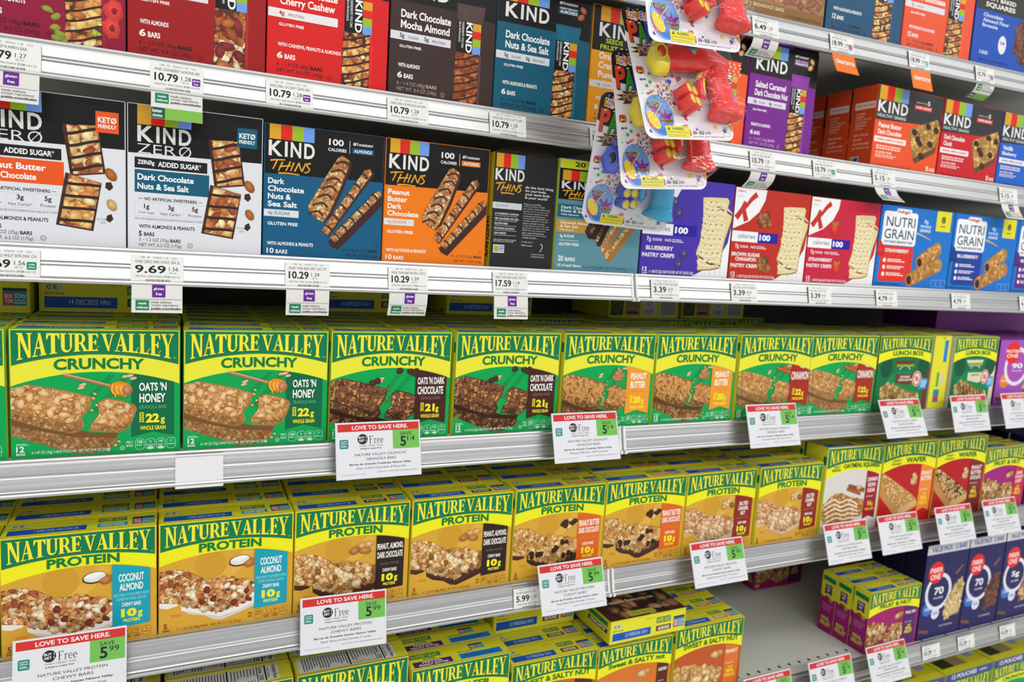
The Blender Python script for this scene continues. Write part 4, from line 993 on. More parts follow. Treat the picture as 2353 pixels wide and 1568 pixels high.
def grain_bar(A, T, fc, word, seed, fr):
    A.part('front_panel'); bl = '#1a73c8'
    A.rect(0, 0, 1, 1, bl, 0); A.rect(.75, 0, .955, .26, '#e5dc2c', 2); A.text('8', .82, .07, .875, .155, '#2a3a2c', B); A.text('BARS', .815, .185, .88, .205, '#2a3a2c', SB)
    A.part('brand_lettering'); A.rrect(.04, .07, .49, .48, '#f1f2f2', 3, .006); A.rrect(.2, .03, .4, .12, '#f1f2f2', 3, .004)
    A.text("Kellogg's", .21, .045, .38, .095, '#c4322a', B, 5, shear=.2)
    A.text('NUTRI', .08, .135, .46, .255, '#1f3f5c', .004, 5); A.text('GRAIN', .07, .285, .46, .405, '#1f3f5c', .004, 5); A.text('SOFT BAKED BREAKFAST BARS', .075, .425, .455, .455, '#3a5a78', SB)
    A.part('flavour_banner'); A.rrect(.05, .49, .48, .93, fc, 2, .006); A.text(word, .10, .525, .42, .57, '#f4eeee', B)
    for i in range(3): A.ell(.11, .67 + i * .085, .0042, .0042, '#f4eeee', 4); A.lines(.15, .65 + i * .085, .38, .695 + i * .085, 2, '#f4eeee', 4, i, .6)
    A.part('front_panel'); A.text('8g', .58, .13, .64, .19, '#b8dcf4', B); A.text('WHOLE', .53, .2, .68, .235, '#d5eaf6', B); A.text('GRAINS', .53, .25, .68, .29, '#d5eaf6', B)
    A.stroke([(.50, .31), (.60, .34), (.70, .38)], .004, '#d8b46a', 4, .001)
    A.lines(.02, .955, .35, .975, 1, '#10406c', 4, 3, .9)
    for i in range(3): A.frame(.78 + i * .07, .88, .84 + i * .07, .97, '#a5d2f2', 3, .0005, .003)
    A.part('bar_picture'); r = random.Random(seed)
    for cu, cv, l, ht, an in ((.66, .79, .088, .021, -22), (.70, .575, .056, .020, -30)):
        w, h = A.w, A.h
        for k in range(16):
            t = k / 15 - .5; x, y = t * l, 0
            c, q = math.cos(math.radians(an)), math.sin(math.radians(an))
            A.ell(cu + (x * c) / w, cv + (x * q) / h, .012, ht * .72, '#a5702f' if k < 15 else '#b5803c', 5 + k * .05 + (4 if cv < .7 else 0), an, 16)
        e = -l / 2 - .003; c, q = math.cos(math.radians(an)), math.sin(math.radians(an))
        A.nuts([(cu + (xx * c - yy * q) / w, cv + (xx * q + yy * c) / h) for xx, yy in ((-l / 2, -ht * .6), (l / 2, -ht * .6), (l / 2 + .008, 0), (l / 2, ht * .6), (-l / 2, ht * .6))], 60, .005, .0035, ['#c9924c', '#b57e3a', '#d8a862'], seed, 7 + (4 if cv < .7 else 0))
        A.ell(cu + e * c / w, cv + e * q / h, .0105, ht * .62, '#c08a48', 30, an); A.ell(cu + e * c / w, cv + e * q / h, .0075, ht * .46, fr, 31, an)
    A.part('front_panel')
    for u, v in ((.02, .50), (.05, .56), (.0, .57)): A.blob(u, v, .011, .011, mul(hx(fc), .9), 8, 0, r, 12)
    T.part('top_panel'); T.rect(0, 0, 1, 1, bl, 0)


def ring_box(A, T, bg, num, seed, top=None, pal=('#d8b878', '#c9a460', '#e8d4a0'), badge='FIBER'):
    A.part('front_panel'); A.rect(0, 0, 1, 1, bg, 0)
    off = 0
    if top: A.rect(0, 0, 1, .105, '#d3d4d6', 2); A.text(top, .10, .03, .93, .082, '#3a3f8a', B); off = .1
    A.part('brand_lettering'); A.ell(.27, .2 + off, .026, .026, '#e2281e', 8, n=26); A.text(badge, .13, .15 + off, .42, .20 + off, '#f6dcd8', B, 10); A.text('ONE', .15, .215 + off, .38, .275 + off, '#f6dcd8', B, 10)
    A.part('calorie_ring'); A.ell(.38, .41 + off, .045, .045, '#e4e4ea', 5, n=32, ring=.009); A.text(num, .28, .36 + off, .50, .44 + off, '#f0f0f4', B, 7); A.text('CALORIES', .28, .465 + off, .50, .485 + off, '#dcdce4', SB, 7)
    A.part('front_panel')
    for u, v, rr, c in ((.17, .63, .0165, '#3f74d0' if top else '#e88a2c'), (.37, .69, .014, '#dfe4f2' if top else bg)): A.ell(u, v + off * .5, rr, rr, c, 4, n=20); A.lines(u - .06, v - .015 + off * .5, u + .06, v + .02 + off * .5, 2, '#f0e8e8' if c != '#dfe4f2' else '#3f74d0', 6, 3)
    A.lines(.5, .88, .85, .90, 1, mixc(hx(bg), hx('#ffffff'), .3), 4, 4, .9)
    A.part('bar_picture'); p = [(.60, .62), (.75, .46), (.92, .42), (.99, .47), (.95, .78), (.60, .82), (.56, .76)]
    A.poly(p, mul(hx(pal[1]), .7), 9); A.nuts(p, 110, .0062, .0046, pal, seed, 10)
    for k in range(5): A.stroke([(.60 + k * .06, .66 - k * .03), (.68 + k * .06, .70 - k * .02), (.66 + k * .06, .80)], .002, mul(hx(pal[2]), 1.1), 16)
    A.part('front_panel'); A.stroke([(.75, .25 + off), (.90, .17 + off)], .006, '#8a5a34', 8); A.stroke([(.04, .90), (.26, .93)], .008, '#7a4a2c', 8)
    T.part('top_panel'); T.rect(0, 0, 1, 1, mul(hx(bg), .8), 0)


def pouch_box(A, T):
    nv_head(A, 'CRUNCHY', PROY, NVB, (.30, .07), (.42, .10), .25, .79, (.34, .40), ltop=.15)
    A.part('front_panel'); A.rect(0, 0, 1, .125, '#4a4a8c', 8); A.text('12 POUCHES', .12, .03, .64, .10, '#e4e4ee', B, 10); A.text('2 BARS', .70, .05, .86, .085, '#e4e4ee', SB, 10)
    A.part('bar_picture'); A.nuts([(.05, .6), (.5, .62), (.7, .75), (.5, .95), (.05, .9)], 90, .005, .0035, OATS, 5, 4, '#a5703a')
    T.part('top_panel'); T.rect(0, 0, 1, 1, '#cfc928', 0); T.rect(.08, .35, .34, .75, '#2f3a1c', 1); T.rect(.34, .35, .60, .75, '#9a8460', 1); T.rect(.72, .3, .90, .55, '#9a9ab8', 1)


def facts_top(T):
    """top panel printed with the nutrition table, read from the right end"""
    T.part('top_panel'); T.rect(0, 0, 1, 1, '#d6d22e', 0); T.rect(.03, .1, .89, .92, '#d9d9d4', 1); k = '#26262a'
    rt = lambda t, u0, u1, v0, v1, b=B: T.text(t, u0, v0, u1, v1, k, b, 3, rot=1)
    rt('Nutrition Facts', .84, .875, .14, .88); rt('1 bar (25g)', .795, .812, .2, .8, SB); T.rect(.775, .1, .788, .92, k, 2)
    rt('Calories', .73, .76, .12, .5); rt('150', .728, .764, .62, .88); T.rect(.712, .1, .72, .92, k, 2)
    r = random.Random(4)
    for i in range(8):
        u = .695 - i * .026; T.rect(u - .007, .14, u, r.uniform(.5, .75), k, 2); T.rect(u - .007, .8, u, .88, k, 2); T.rect(u - .014, .12, u - .0125, .9, '#77777a', 2)
    T.rect(.468, .1, .482, .92, k, 2)
    for i in range(17):
        u = .455 - i * .0235; T.rect(u - .009, .14, u, r.uniform(.6, .9), '#5a5a5e', 2)


def breakfast(A, T):
    A.part('front_panel'); A.rect(0, 0, 1, 1, '#9a7650', 0); A.rect(0, .86, 1, 1, '#8a6236', 1)
    A.text('6 PACKS OF 2 BREAKFAST BARS', .1, .875, .62, .91, '#d8bf9c', SB); A.text('6 - 1.76 OZ (50g) PACKS  NET WT 10.56 OZ', .64, .925, .98, .96, '#6a4624', SB)
    A.part('bar_picture'); A.nuts([(.45, .45), (1, .5), (.95, .84), (.5, .82)], 90, .008, .006, ['#a5714a', '#8f5a4a', '#b98a5c'], 77, 3, '#8a5a3c')
    stripes(A, .08, .5, 0, .13); brand4(A, .08, .5, .15, .27)
    T.part('top_panel'); T.rect(0, 0, 1, 1, '#9a7650', 0)


def squares(A, T):
    A.part('front_panel'); A.rect(0, 0, 1, 1, '#1b4fb0', 0); A.rect(0, 0, 1, .40, '#35332c', 1)
    stripes(A, .08, .5, 0, .10); brand4(A, .1, .5, .12, .22); A.part('front_panel')
    A.text('SOFT BAKED', .14, .245, .60, .29, WH, B); A.text('SQUARES', .14, .31, .60, .37, WH, B)
    for i, t in enumerate(('Chocolate', 'Almond Flour', 'Brownie')): A.text(t, .12, .43 + i * .055, .12 + .034 * len(t), .47 + i * .055, '#cfdcf0', B)
    A.ell(.46, .73, .013, .018, '#e2e4e6', 3); A.text('14', .43, .69, .49, .73, '#1b4fb0', SB); A.text('5 BARS', .12, .83, .25, .87, '#cfdcf0', B); A.lines(.12, .92, .7, .94, 1, '#0f2f70', 3, 2, .9)
    A.part('bar_picture'); A.nuts([(.66, .50), (.8, .40), (1, .36), (1, .92), (.8, .88), (.64, .75)], 160, .008, .006, ['#6a4034', '#7c4c3c', '#5a342a'], 78, 4, '#5a342a')
    T.part('top_panel'); T.rect(0, 0, 1, 1, '#35332c', 0)


# ------------------------------------------------------------------ setting: floor, back panel, shelves
def slab(name, b, mat, parent=None):
    bm = bmesh.new(); box_bm(bm, *b); return bm_obj(name, bm, mat, parent)


struct(slab('floor', (-6, 8, -6, 3, FLOOR_Z - .05, FLOOR_Z), M_FLOOR))
struct(slab('wall_back', (-.60, 4.7, .456, .476, FLOOR_Z, 1.30), M_BACK))
for i, (x, t) in enumerate(((.682, 'dark slotted steel post behind the joint of the two shelf bays'), (-.552, 'dark slotted steel post at the left end of the shelving'), (2.352, 'dark slotted steel post beyond the right edge of the picture'))):
    bm = bmesh.new(); box_bm(bm, x - .014, x + .014, .4435, .4555, FLOOR_Z, .93)
    for k in range(44): box_bm(bm, x - .004, x + .004, .4428, .4436, FLOOR_Z + .02 + k * .05, FLOOR_Z + .045 + k * .05)
    tag(bm_obj('shelving_post', bm, M_POST), t, 'post')
tag(slab('kick_plate', (-.54, 4.6, .03, .05, FLOOR_Z, S6 - .05), M_POST), 'dark kick plate under the lowest shelf at floor level', 'kick plate')

RAIL = [(.002, 0), (-.0015, .0007), (-.0036, 0), (-.0044, -.0022), (-.0036, -.0048), (-.0044, -.0072), (-.0070, -.0180), (-.0064, -.0188), (-.0076, -.0200), (-.0084, -.0222), (-.0074, -.0230), (-.0084, -.0242), (-.0112, -.0360), (-.0122, -.0374), (-.0150, -.0384), (-.0158, -.0404), (-.0150, -.0432), (-.0115, -.0438), (-.006, -.0425), (.002, -.030)]


def shelf(x0, x1, z, label, ry=0.0, holes=None):
    bm = bmesh.new(); box_bm(bm, x0, x1, .0022, .442, -.022, -.0012)
    bmesh.ops.bevel(bm, geom=list(bm.edges), offset=.0012, segments=1, affect='EDGES')
    root = bm_obj('gondola_shelf', bm, M_DECK); root.location = (0, 0, z); root.rotation_euler = (0, ry, 0)
    tag(root, label, 'shelf', 'metal shelves of the aisle fixture')
    n = len(RAIL); V = [(x0 + .0015, y, q) for y, q in RAIL] + [(x1 - .0015, y, q) for y, q in RAIL]
    F = [(i, (i + 1) % n, n + (i + 1) % n, n + i) for i in range(n)] + [tuple(range(n)), tuple(reversed(range(n, 2 * n)))]
    link_mesh('price_rail', V, F, M_ALU, root)
    for xe, sgn in ((x0 + .0015, 1), (x1 - .0015, -1)):
        pr = [(y * 1.06 - .0004, q * 1.02) for y, q in RAIL]
        a, b = xe - .0012 * sgn, xe + .003 * sgn
        V = [(a, y, q) for y, q in pr] + [(b, y, q) for y, q in pr]
        link_mesh('rail_end_cap', V, F, M_WHITEPL, root)
    for xe in (x0 + .004, x1 - .007):
        bm = bmesh.new(); vs = [bm.verts.new((xx, y, q)) for xx in (xe, xe + .003) for y, q in ((.442, -.0225), (.06, -.0225), (.06, -.03), (.442, -.075))]
        for f in ((0, 1, 2, 3), (7, 6, 5, 4), (0, 4, 5, 1), (1, 5, 6, 2), (2, 6, 7, 3), (3, 7, 4, 0)): bm.faces.new([vs[i] for i in f])
        bm_obj('support_bracket', bm, M_DECK, root)
    if holes:
        V = []; F = []
        for hx_, hy in holes:
            b = len(V); V += [(hx_ + .0034 * math.cos(t * .785), hy + .0044 * math.sin(t * .785), -.0010) for t in range(8)]; F.append(tuple(range(b, b + 8)))
        link_mesh('perforation_row', V, F, M_POST, root)
    return root


NAMES = ('topmost', 'second', 'third', 'fourth', 'fifth', 'sixth', 'lowest')
for i, z in enumerate((.428, S1, S2, S3, S4, S5, S6)):
    hl = [(.70 + .0279 * k, .034) for k in range(56)] + [(.71 + .084 * k, .007) for k in range(18)] if i == 5 else None
    shelf(-.54, .680, z, 'left bay metal shelf with aluminium price rail, %s from the top' % NAMES[i])
    if i == 0: shelf(.684, 2.35, .420 - .02 * .87, 'right bay metal shelf with clearance tags on its rail, topmost', -.02)
    shelf(2.354, 4.6, z, 'far right bay metal shelf beyond the picture edge, %s from the top' % NAMES[i])
    if i: shelf(.684, 2.35, z, 'right bay metal shelf with aluminium price rail, %s from the top' % NAMES[i], 0, hl)


# ------------------------------------------------------------------ filling the shelves
ORD = ('second', 'third', 'fourth', 'fifth', 'sixth', 'seventh', 'eighth')
RJ = random.Random(12)


def finish(arts):
    for a in arts: a.done()


def behind(root, ys, short, x, z, cat='box'):
    """copies of a carton standing in the row behind it"""
    for i, y in enumerate(ys):
        d = dup(root, (x + RJ.uniform(-.0025, .0025), y, z), RJ.uniform(-.012, .012), '%s box behind the front one, %s in its row' % (short, ORD[min(i, 6)]))
        d['group'] = 'rows of cartons behind the front ones'


def make(kind, x0, x1, z, h, d, cols, fn, label, group, y=.006, rz=None, sidefn=None, args=()):
    front, side, top = cols
    root, fa, ta, la, ra = carton(kind, x1 - x0 - .0008, h, d, front, side, top)
    fn(fa, ta, *args)
    if sidefn: sidefn(la)
    finish((fa, ta, la))
    place(root, x0, x1, z, y, RJ.uniform(-.006, .006) if rz is None else rz)
    return tag(root, label, 'box', group)


def again(root, x0, x1, z, label, y=.006, rz=None):
    return dup(root, ((x0 + x1) / 2, y, z), RJ.uniform(-.006, .006) if rz is None else rz, label)


DK = -.0010                                          # deck below the lip
ROW = .0525
# ---- upper shelf: six-bar nut bar cartons
z = S1 + DK; G = 'nut bar cartons on the second shelf'


def k6(x0, x1, col, label, *a, **k):
    return make('nut_bar_carton', x0, x1, z, .1775, .045, (col, col, BLK), lambda A, T: kind6(A, T, col, *a, **k), label, G)


def berry(A):
    A.part('bar_picture'); r = random.Random(2)
    for u, v, q in ((.50, .795, 20), (.55, .83, -30), (.545, .90, -15), (.575, .935, 20), (.555, .965, 10), (.605, .985, 80)): A.blob(u, v, .0058, .0034, '#8f9a3a', 30, q, r, 12, 1.2, .75)
    for u, v in ((.92, .74), (.905, .85)): A.blob(u, v, .0105, .012, '#d8403a', 30, 0, r, 14, 1.3, .7); A.blob(u + .005, v, .003, .004, '#8a1c24', 31, 0, r, 9)


def seeds(A):
    A.part('front_panel'); A.rect(0, .30, 1, .375, BLK, 1.5); A.part('brand_lettering')
    A.text('SEEDS', .16, .265, .36, .305, '#b9cf2c', SB, 6); A.text('FRUIT & NUTS', .10, .32, .60, .362, '#b9cf2c', SB, 6)


CRAN = ['#b5652f', '#a3522a', '#7a2a2c', '#d9a868', '#c27a40', '#e6d2b8']
k6(-.207, -.0505, '#8f1638', 'magenta nut bar carton printed with raspberries and pumpkin seeds', (('Raspberry Cashew', .55), ('& Chia', .3)), (('4g', 0), ('PROTEIN', 1)), 'CASHEWS & PEANUTS', '6 BARS', NUTS + ['#a5a83a', '#b0b444'], 101, extra=berry)
k6(-.0495, .1055, '#9c1a1c', 'dark red cranberry almond nut bar carton on the second shelf', (('Cranberry', .42), ('Almond', .33)), (('5g', 0), ('PROTEIN', 1)), 'WITH ALMONDS', '6 BARS', CRAN, 102, choc=False, wrapc='#a3262a')
k6(.1065, .2625, '#d5201d', 'bright red cherry cashew nut bar carton on the second shelf', (('Dark Chocolate', .56), ('Cherry Cashew', .54)), (('4g', 0), ('PROTEIN', 1)), 'WITH CASHEWS, PEANUTS & ALMONDS', '6 BARS', NUTS + ['#3a2230'], 103, barc='#e4e2e4')
k6(.264, .4185, '#3d2d2a', 'dark brown mocha almond nut bar carton with silver stripe', (('Dark Chocolate', .56), ('Mocha Almond', .55)), (('5g', 0), ('SUGAR', 1), ('5g', 0), ('PROTEIN', 1)), 'WITH ALMONDS', '6 BARS', ['#a5522c', '#b5683a', '#8a4424', '#c07c48'], 104, wrapc='#54403a', dark='#b09a90')
k6(.4195, .575, '#175b74', 'teal sea salt nut bar carton on the second shelf', (('Dark Chocolate', .555), ('Nuts & Sea Salt', .55)), (('5g', 0), ('SUGAR', 1), ('6g', 0), ('PROTEIN', 1)), 'WITH ALMONDS & PEANUTS', '6 BARS', NUTS, 105, nuttx=('ALMONDS', '#1d4a66', '#b5673a'), wrapc='#1e6a84')
k6(.577, .732, '#e99a20', 'golden yellow seeds and fruit bar carton behind the hanging toys', (('Orange', .34), ('Cranberry', .45), ('Pumpkin', .42)), (('5g', 0), ('PROTEIN', 1)), 'WITH ALMONDS', '6 BARS', CRAN, 106, dark='#5a3a14', extra=seeds, v=.385, pv=(.625, .68))
k6(.733, .888, '#ee5a26', 'orange nut bar carton with white crosses on its wrapper', (('Peanut Butter', .5), ('Dark Chocolate', .55)), (('7g', 0), ('PROTEIN', 1)), 'WITH PEANUTS', '6 BARS', NUTS, 107, pattern='#f2e6e0', nuttx=('PEANUTS', '#d8402a', '#d8b078'))
k8 = k6(.890, 1.047, '#77258a', 'purple salted caramel nut bar carton on the second shelf', (('Salted Caramel', .54), ('Dark Chocolate Nut', .58)), (('5g', 0), ('SUGAR', 1), ('6g', 0), ('PROTEIN', 1)), 'PEANUTS & ALMONDS', '6 BARS', NUTS + ['#dcb068'], 108, nuttx=('PEANUTS', '#6a2a80', '#d8b060'), wrapc='#8a3aa0', dark='#c9a8d4')
bm = bmesh.new(); box_bm(bm, -.026, .077, .0012, .0018, .1775, .1935); lid = bm_obj('open_lid', bm, plain('purple_board', '#4a1a58', .45), k8); KID[k8.name].append(lid)
LA = Art(lid, .103, .016, lambda u, v: (Vector((-.026 + u * .103, .0012, .1935 - v * .016)), Vector((0, -1, 0))), M_CARD); LA.cur = 'lid_print'
LA.rect(.42, 0, 1, 1, BLK, 1); LA.rect(0, 0, .42, 1, '#77258a', 1); LA.text('& pronounce', .48, .2, .95, .75, WH, SB, 3); LA.done()
# ---- chewy grain bars right of the gap
G = 'chewy grain bar cartons right of the gap'

def hgbox(x0, x1, col, label, words, seed):
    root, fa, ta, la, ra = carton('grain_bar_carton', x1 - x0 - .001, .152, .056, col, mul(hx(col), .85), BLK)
    grains(fa, ta, la, col, words, seed); finish((fa, ta, la)); place(root, x0, x1, z)
    return tag(root, label, 'box', G)


g1 = hgbox(1.2035, 1.3925, '#ea5226', 'orange chewy grain bar carton, front one beside the gap', (('Peanut Butter', .40), ('Dark Chocolate', .41)), 201)
hgbox(1.394, 1.583, '#c8202a', 'red chewy grain bar carton with a chocolate chunk square', (('Dark Chocolate', .40), ('Chunk', .2)), 202)
hgbox(1.5845, 1.774, '#1f62c4', 'blue vanilla blueberry grain bar carton at the right edge', (('Vanilla', .24), ('Blueberry', .32)), 203)
again(g1, 1.2045, 1.3935, z, 'orange-sided grain bar carton standing second behind the front one', .069, 0.01)
again(g1, 1.2095, 1.3985, z, 'orange-sided grain bar carton deepest in the gap, third back', .134, -.012)
# ---- topmost shelf of the right bay
G = 'cartons on the topmost shelf'
T0 = lambda x: .420 + .02 * (x - .87) + DK


def top_box(kind, x0, x1, h, d, cols, fn, label):
    r = make(kind, x0, x1, T0((x0 + x1) / 2), h, d, cols, fn, label, G); r.rotation_euler = (0, -.02, 0); return r


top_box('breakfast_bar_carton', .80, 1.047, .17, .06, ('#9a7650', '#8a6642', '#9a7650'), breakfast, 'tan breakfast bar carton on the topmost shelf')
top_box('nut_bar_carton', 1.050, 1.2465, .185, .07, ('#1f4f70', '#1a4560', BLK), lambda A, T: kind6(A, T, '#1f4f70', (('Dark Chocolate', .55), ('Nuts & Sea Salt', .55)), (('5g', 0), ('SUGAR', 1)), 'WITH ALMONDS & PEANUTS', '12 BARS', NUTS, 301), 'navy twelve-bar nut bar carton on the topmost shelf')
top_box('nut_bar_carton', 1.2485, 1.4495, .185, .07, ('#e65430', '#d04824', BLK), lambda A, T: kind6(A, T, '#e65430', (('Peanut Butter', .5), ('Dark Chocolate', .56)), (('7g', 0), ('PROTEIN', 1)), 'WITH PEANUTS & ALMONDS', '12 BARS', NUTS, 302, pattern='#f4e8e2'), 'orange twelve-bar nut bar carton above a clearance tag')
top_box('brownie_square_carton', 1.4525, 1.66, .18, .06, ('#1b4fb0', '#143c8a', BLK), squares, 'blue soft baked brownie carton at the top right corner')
# ---- third shelf
z = S2 + DK; G = 'cartons on the third shelf'
zx = lambda x0, x1, col, words, keto, seed, label: make('snack_bar_carton', x0, x1, z, .174, .05, ('#dcdee2', '#dcdee2', BLK), lambda A, T: zero_box(A, T, col, words, keto, seed), label, G, rz=0)
zx(-.207, -.0512, '#e6571f', ('Peanut Butter', 'Dark Chocolate'), 1, 401, 'white and black snack bar carton with an orange flavour panel')
zx(-.0502, .1046, '#145b74', ('Dark Chocolate', 'Nuts & Sea Salt'), 0, 402, 'white and black snack bar carton with a teal flavour panel')
th = lambda x0, x1, col, words, seed, label: make('thin_bar_carton', x0, x1, z, .1705, .05, (col, col, BLK), lambda A, T: thins(A, T, col, words, seed), label, G, rz=0)
th(.1056, .2635, '#155a80', (('Dark', .165), ('Chocolate', .325), ('Nuts &', .22), ('Sea Salt', .27)), 411, 'teal and black thin bar carton showing ten bars')
th(.2645, .4208, '#ee7a18', (('Peanut', .235), ('Butter', .215), ('Dark', .165), ('Chocolate', .325)), 412, 'orange and black thin bar carton showing ten bars')
root, fa, ta, la, ra = carton('variety_pack_carton', .1055, .170, .10, '#2b2a2b', '#cfdb2c', '#3a2a22')
thins_back(fa, ta, la); finish((fa, ta, la)); place(root, .4288, .5345, z, .008); tag(root, 'black variety pack carton with lime side, text panel facing out', 'box', G)
bm = bmesh.new(); vs = []                            # its arched display flap
for i in range(13):
    t = i / 12; u = -.0527 + .1054 * t; vs.append((bm.verts.new((u, .0006, .1695)), bm.verts.new((u, .0006 + .004 * math.sin(math.pi * t), .1698 + .0125 * math.sin(math.pi * t) ** .7))))
for a, b in zip(vs, vs[1:]): bm.faces.new((a[0], b[0], b[1], a[1]))
bmesh.ops.solidify(bm, geom=list(bm.faces), thickness=.0006)
KID[root.name].append(bm_obj('display_flap', bm, plain('brown_board', '#3a2d22', .7), root))
make('variety_pack_carton', .5365, .6945, z, .172, .10, ('#5d8f9c', '#c9d52c', '#c9d52c'), thins20, 'teal variety pack carton with lime header below the toys', G, rz=0)
cr = lambda x0, x1, col, words, fruit, seed, label, h=.163: make('pastry_crisp_carton', x0, x1, z, h, .05, (col, col, col), lambda A, T: crisps(A, T, col, words, fruit, seed), label, G)
cr(.6965, .8835, '#4a34a8', ('BLUEBERRY',), '#6a2a48', 501, 'purple blueberry pastry crisp carton right of the toys')
cr(.8845, 1.0643, '#bd3022', ('BROWN SUGAR', 'CINNAMON'), '#7a4a2c', 502, 'rust red cinnamon pastry crisp carton on the third shelf', .1605)
cr(1.0655, 1.2498, '#c82440', ('STRAWBERRY',), '#c8302c', 503, 'crimson strawberry pastry crisp carton on the third shelf', .1595)
gb = lambda x0, x1, fc, w_, seed, label, fr: make('fruit_bar_carton', x0, x1, z, .160, .055, ('#1a73c8', '#165fa8', '#1a73c8'), lambda A, T: grain_bar(A, T, fc, w_, seed, fr), label, G)
gb(1.251, 1.4725, '#dc3426', 'STRAWBERRY', 511, 'blue fruit bar carton with a red strawberry panel', '#4a1f24')
gb(1.4735, 1.6895, '#1f3f98', 'BLUEBERRY', 512, 'blue fruit bar carton with a navy blueberry panel', '#3a2238')
gb(1.6905, 1.907, '#5a2a88', 'MIXED BERRY', 513, 'blue fruit bar carton with a violet panel, right edge', '#4a1f34')
# ---- fourth shelf: crunchy granola bars
z = S3 + DK; G = 'green crunchy granola cartons on the fourth shelf'
cy = lambda x0, x1, fl, label: make('granola_bar_carton', x0, x1, z, .157, .048, (NVB, '#e2dd30', '#e2dd30'), nv_crunchy, label, G, args=(fl,), sidefn=side_nv)
c1 = cy(-.174, .0095, 'honey', 'oats and honey granola carton, second box from left on shelf')
c0 = again(c1, -.3595, -.177, z, 'oats and honey granola carton cut off at the left edge')
c2 = again(c1, .0112, .1965, z, 'oats and honey granola carton left of the chocolate ones')
c3 = cy(.198, .3765, 'choc', 'left oats and dark chocolate granola carton behind sale sign')
c4 = again(c3, .3790, .5640, z, 'right oats and dark chocolate granola carton, fully visible')
c5 = cy(.567, .744, 'peanut', 'left peanut butter granola carton behind a sale sign')
c6 = again(c5, .746, .9248, z, 'right peanut butter granola carton with orange banner')
c7 = cy(.930, 1.115, 'cinn', 'left cinnamon granola carton behind a sale sign')
c8 = again(c7, 1.117, 1.2818, z, 'right cinnamon granola carton beside the lunch box carton')
for c, x in ((c0, -.2682), (c1, -.0822)):
    behind(c, (.0605, .135, .188, .241, .294), 'honey granola %s column' % ('left edge' if c is c0 else 'second'), x, z)
behind(c2, [.0595 + ROW * i for i in range(6)], 'honey granola third column', .104, z)
behind(c3, [.0595 + ROW * i for i in range(6)], 'left dark chocolate granola', .287, z)
behind(c4, [.0595 + ROW * i for i in range(6)], 'right dark chocolate granola', .4715, z)
behind(c5, (.0595, .112, .24, .293), 'left peanut butter granola', .6555, z)
behind(c6, (.0595, .112, .20, .253, .306), 'right peanut butter granola', .836, z)
behind(c7, (.0595, .112, .27, .323), 'left cinnamon granola', 1.0235, z)
behind(c8, (.0595, .112, .165, .33), 'right cinnamon granola', 1.200, z)


def lay(src, x, y, zz, label, rx=math.pi / 2, rz=0.0):
    d = dup(src, (x, y, zz), 0, label, 'cartons lying flat on the rows'); d.rotation_euler = (rx, 0, rz); return d


zt = z + .1575
lay(c1, -.0785, .200 + .157, zt, 'honey granola carton lying flat above the second column, top facing out')
lay(c1, -.268, .176 + .157, zt, 'honey granola carton lying flat at the left edge, top facing out')
lay(c3, .322, .282 + .157, zt, 'chocolate granola carton lying flat at the back, left of two')
lay(c3, .552, .280 + .157, zt, 'chocolate granola carton lying flat at the back, right of two')
root, fa, ta, la, ra = carton('granola_bar_carton', .176, .157, .048, NVB, '#d8d32e', '#d8d32e')
nv_crunchy(fa, ta, 'peanut')
ba = Art(root, .176, .048, lambda u, v: (Vector((-.088 + u * .176, v * .048, 0)), Vector((0, 0, -1))), M_CARD); ba.cur = 'bottom_panel'
ba.rect(0, 0, 1, 1, '#cfca2c', 0); ba.rect(.02, .1, .2, .9, '#3a4a24', 1); ba.ell(.11, .5, .010, .010, '#8a9a50', 2, ring=.001); ba.rect(.22, .1, .44, .9, '#a08a6a', 1)
for q in range(3): ba.ell(.27 + q * .06, .42, .004, .004, '#4a3a28', 2, ring=.0012)
ba.rect(.25, .7, .41, .82, '#5a2a24', 2); ba.rect(.48, .1, .66, .9, '#c9c9c4', 1); ba.ell(.57, .35, .006, .006, '#3a5aa8', 2, ring=.002); ba.lines(.5, .6, .64, .85, 3, '#4a4a54', 2, 3)
ba.rect(.72, .08, .96, .92, '#d4d4cc', 1)
for q in range(18): ba.rect(.735 + q * .0122, .12, .738 + q * .0122 + (.004 if q % 3 else 0), .85, '#2a2a2a', 2)
finish((fa, ta, ba)); tag(root, 'granola carton lying flat with recycling marks and barcode facing out', 'box', 'cartons lying flat on the rows')
root.location = (.902, .270, zt + .048); root.rotation_euler = (-math.pi / 2, 0, 0)
lay(root, 1.105, .292, zt + .048, 'plain yellow granola carton bottom lying flat near the dark back', -math.pi / 2, .0)
lb = lambda x0, x1, k, label: make('lunch_box_carton', x0, x1, z, .157, .056, ('#0d7442', '#6a3a20' if k == 'lunchc' else '#dcd6b4', '#e2dd30'), nv_other, label, G, args=(k,))
l1 = lb(1.2935, 1.457, 'lunchc', 'green lunch box carton with brown double chocolate panel')
l2 = lb(1.529, 1.679, 'lunchs', 'green lunch box carton with cream panel, right of yellow side')
behind(l1, (.066, .124), 'double chocolate lunch box carton', 1.375, z); behind(l2, (.066, .124), 'cream lunch box carton', 1.604, z)
root, fa, ta, la, ra = carton('lunch_box_carton', .056, .157, .15, '#e2dd30', '#d9d2b0', '#e2dd30', right='#d9d2b0')
fa.rect(0, 0, 1, 1, '#e2dd30', 0); fa.rect(.62, .06, .84, .36, '#2a7fd0', 2); fa.rect(.36, .50, .52, .70, '#6aa83a', 2); fa.rect(.62, .50, .80, .68, '#d8c8a8', 2); fa.rect(.28, .74, .62, .92, '#2a8aa8', 2); fa.rect(.32, .83, .58, .90, '#c83a5a', 3)
fa.rect(0, 0, .04, 1, '#c9c42c', 1); fa.ell(.55, .03, .006, .003, '#b9b42a', 2)
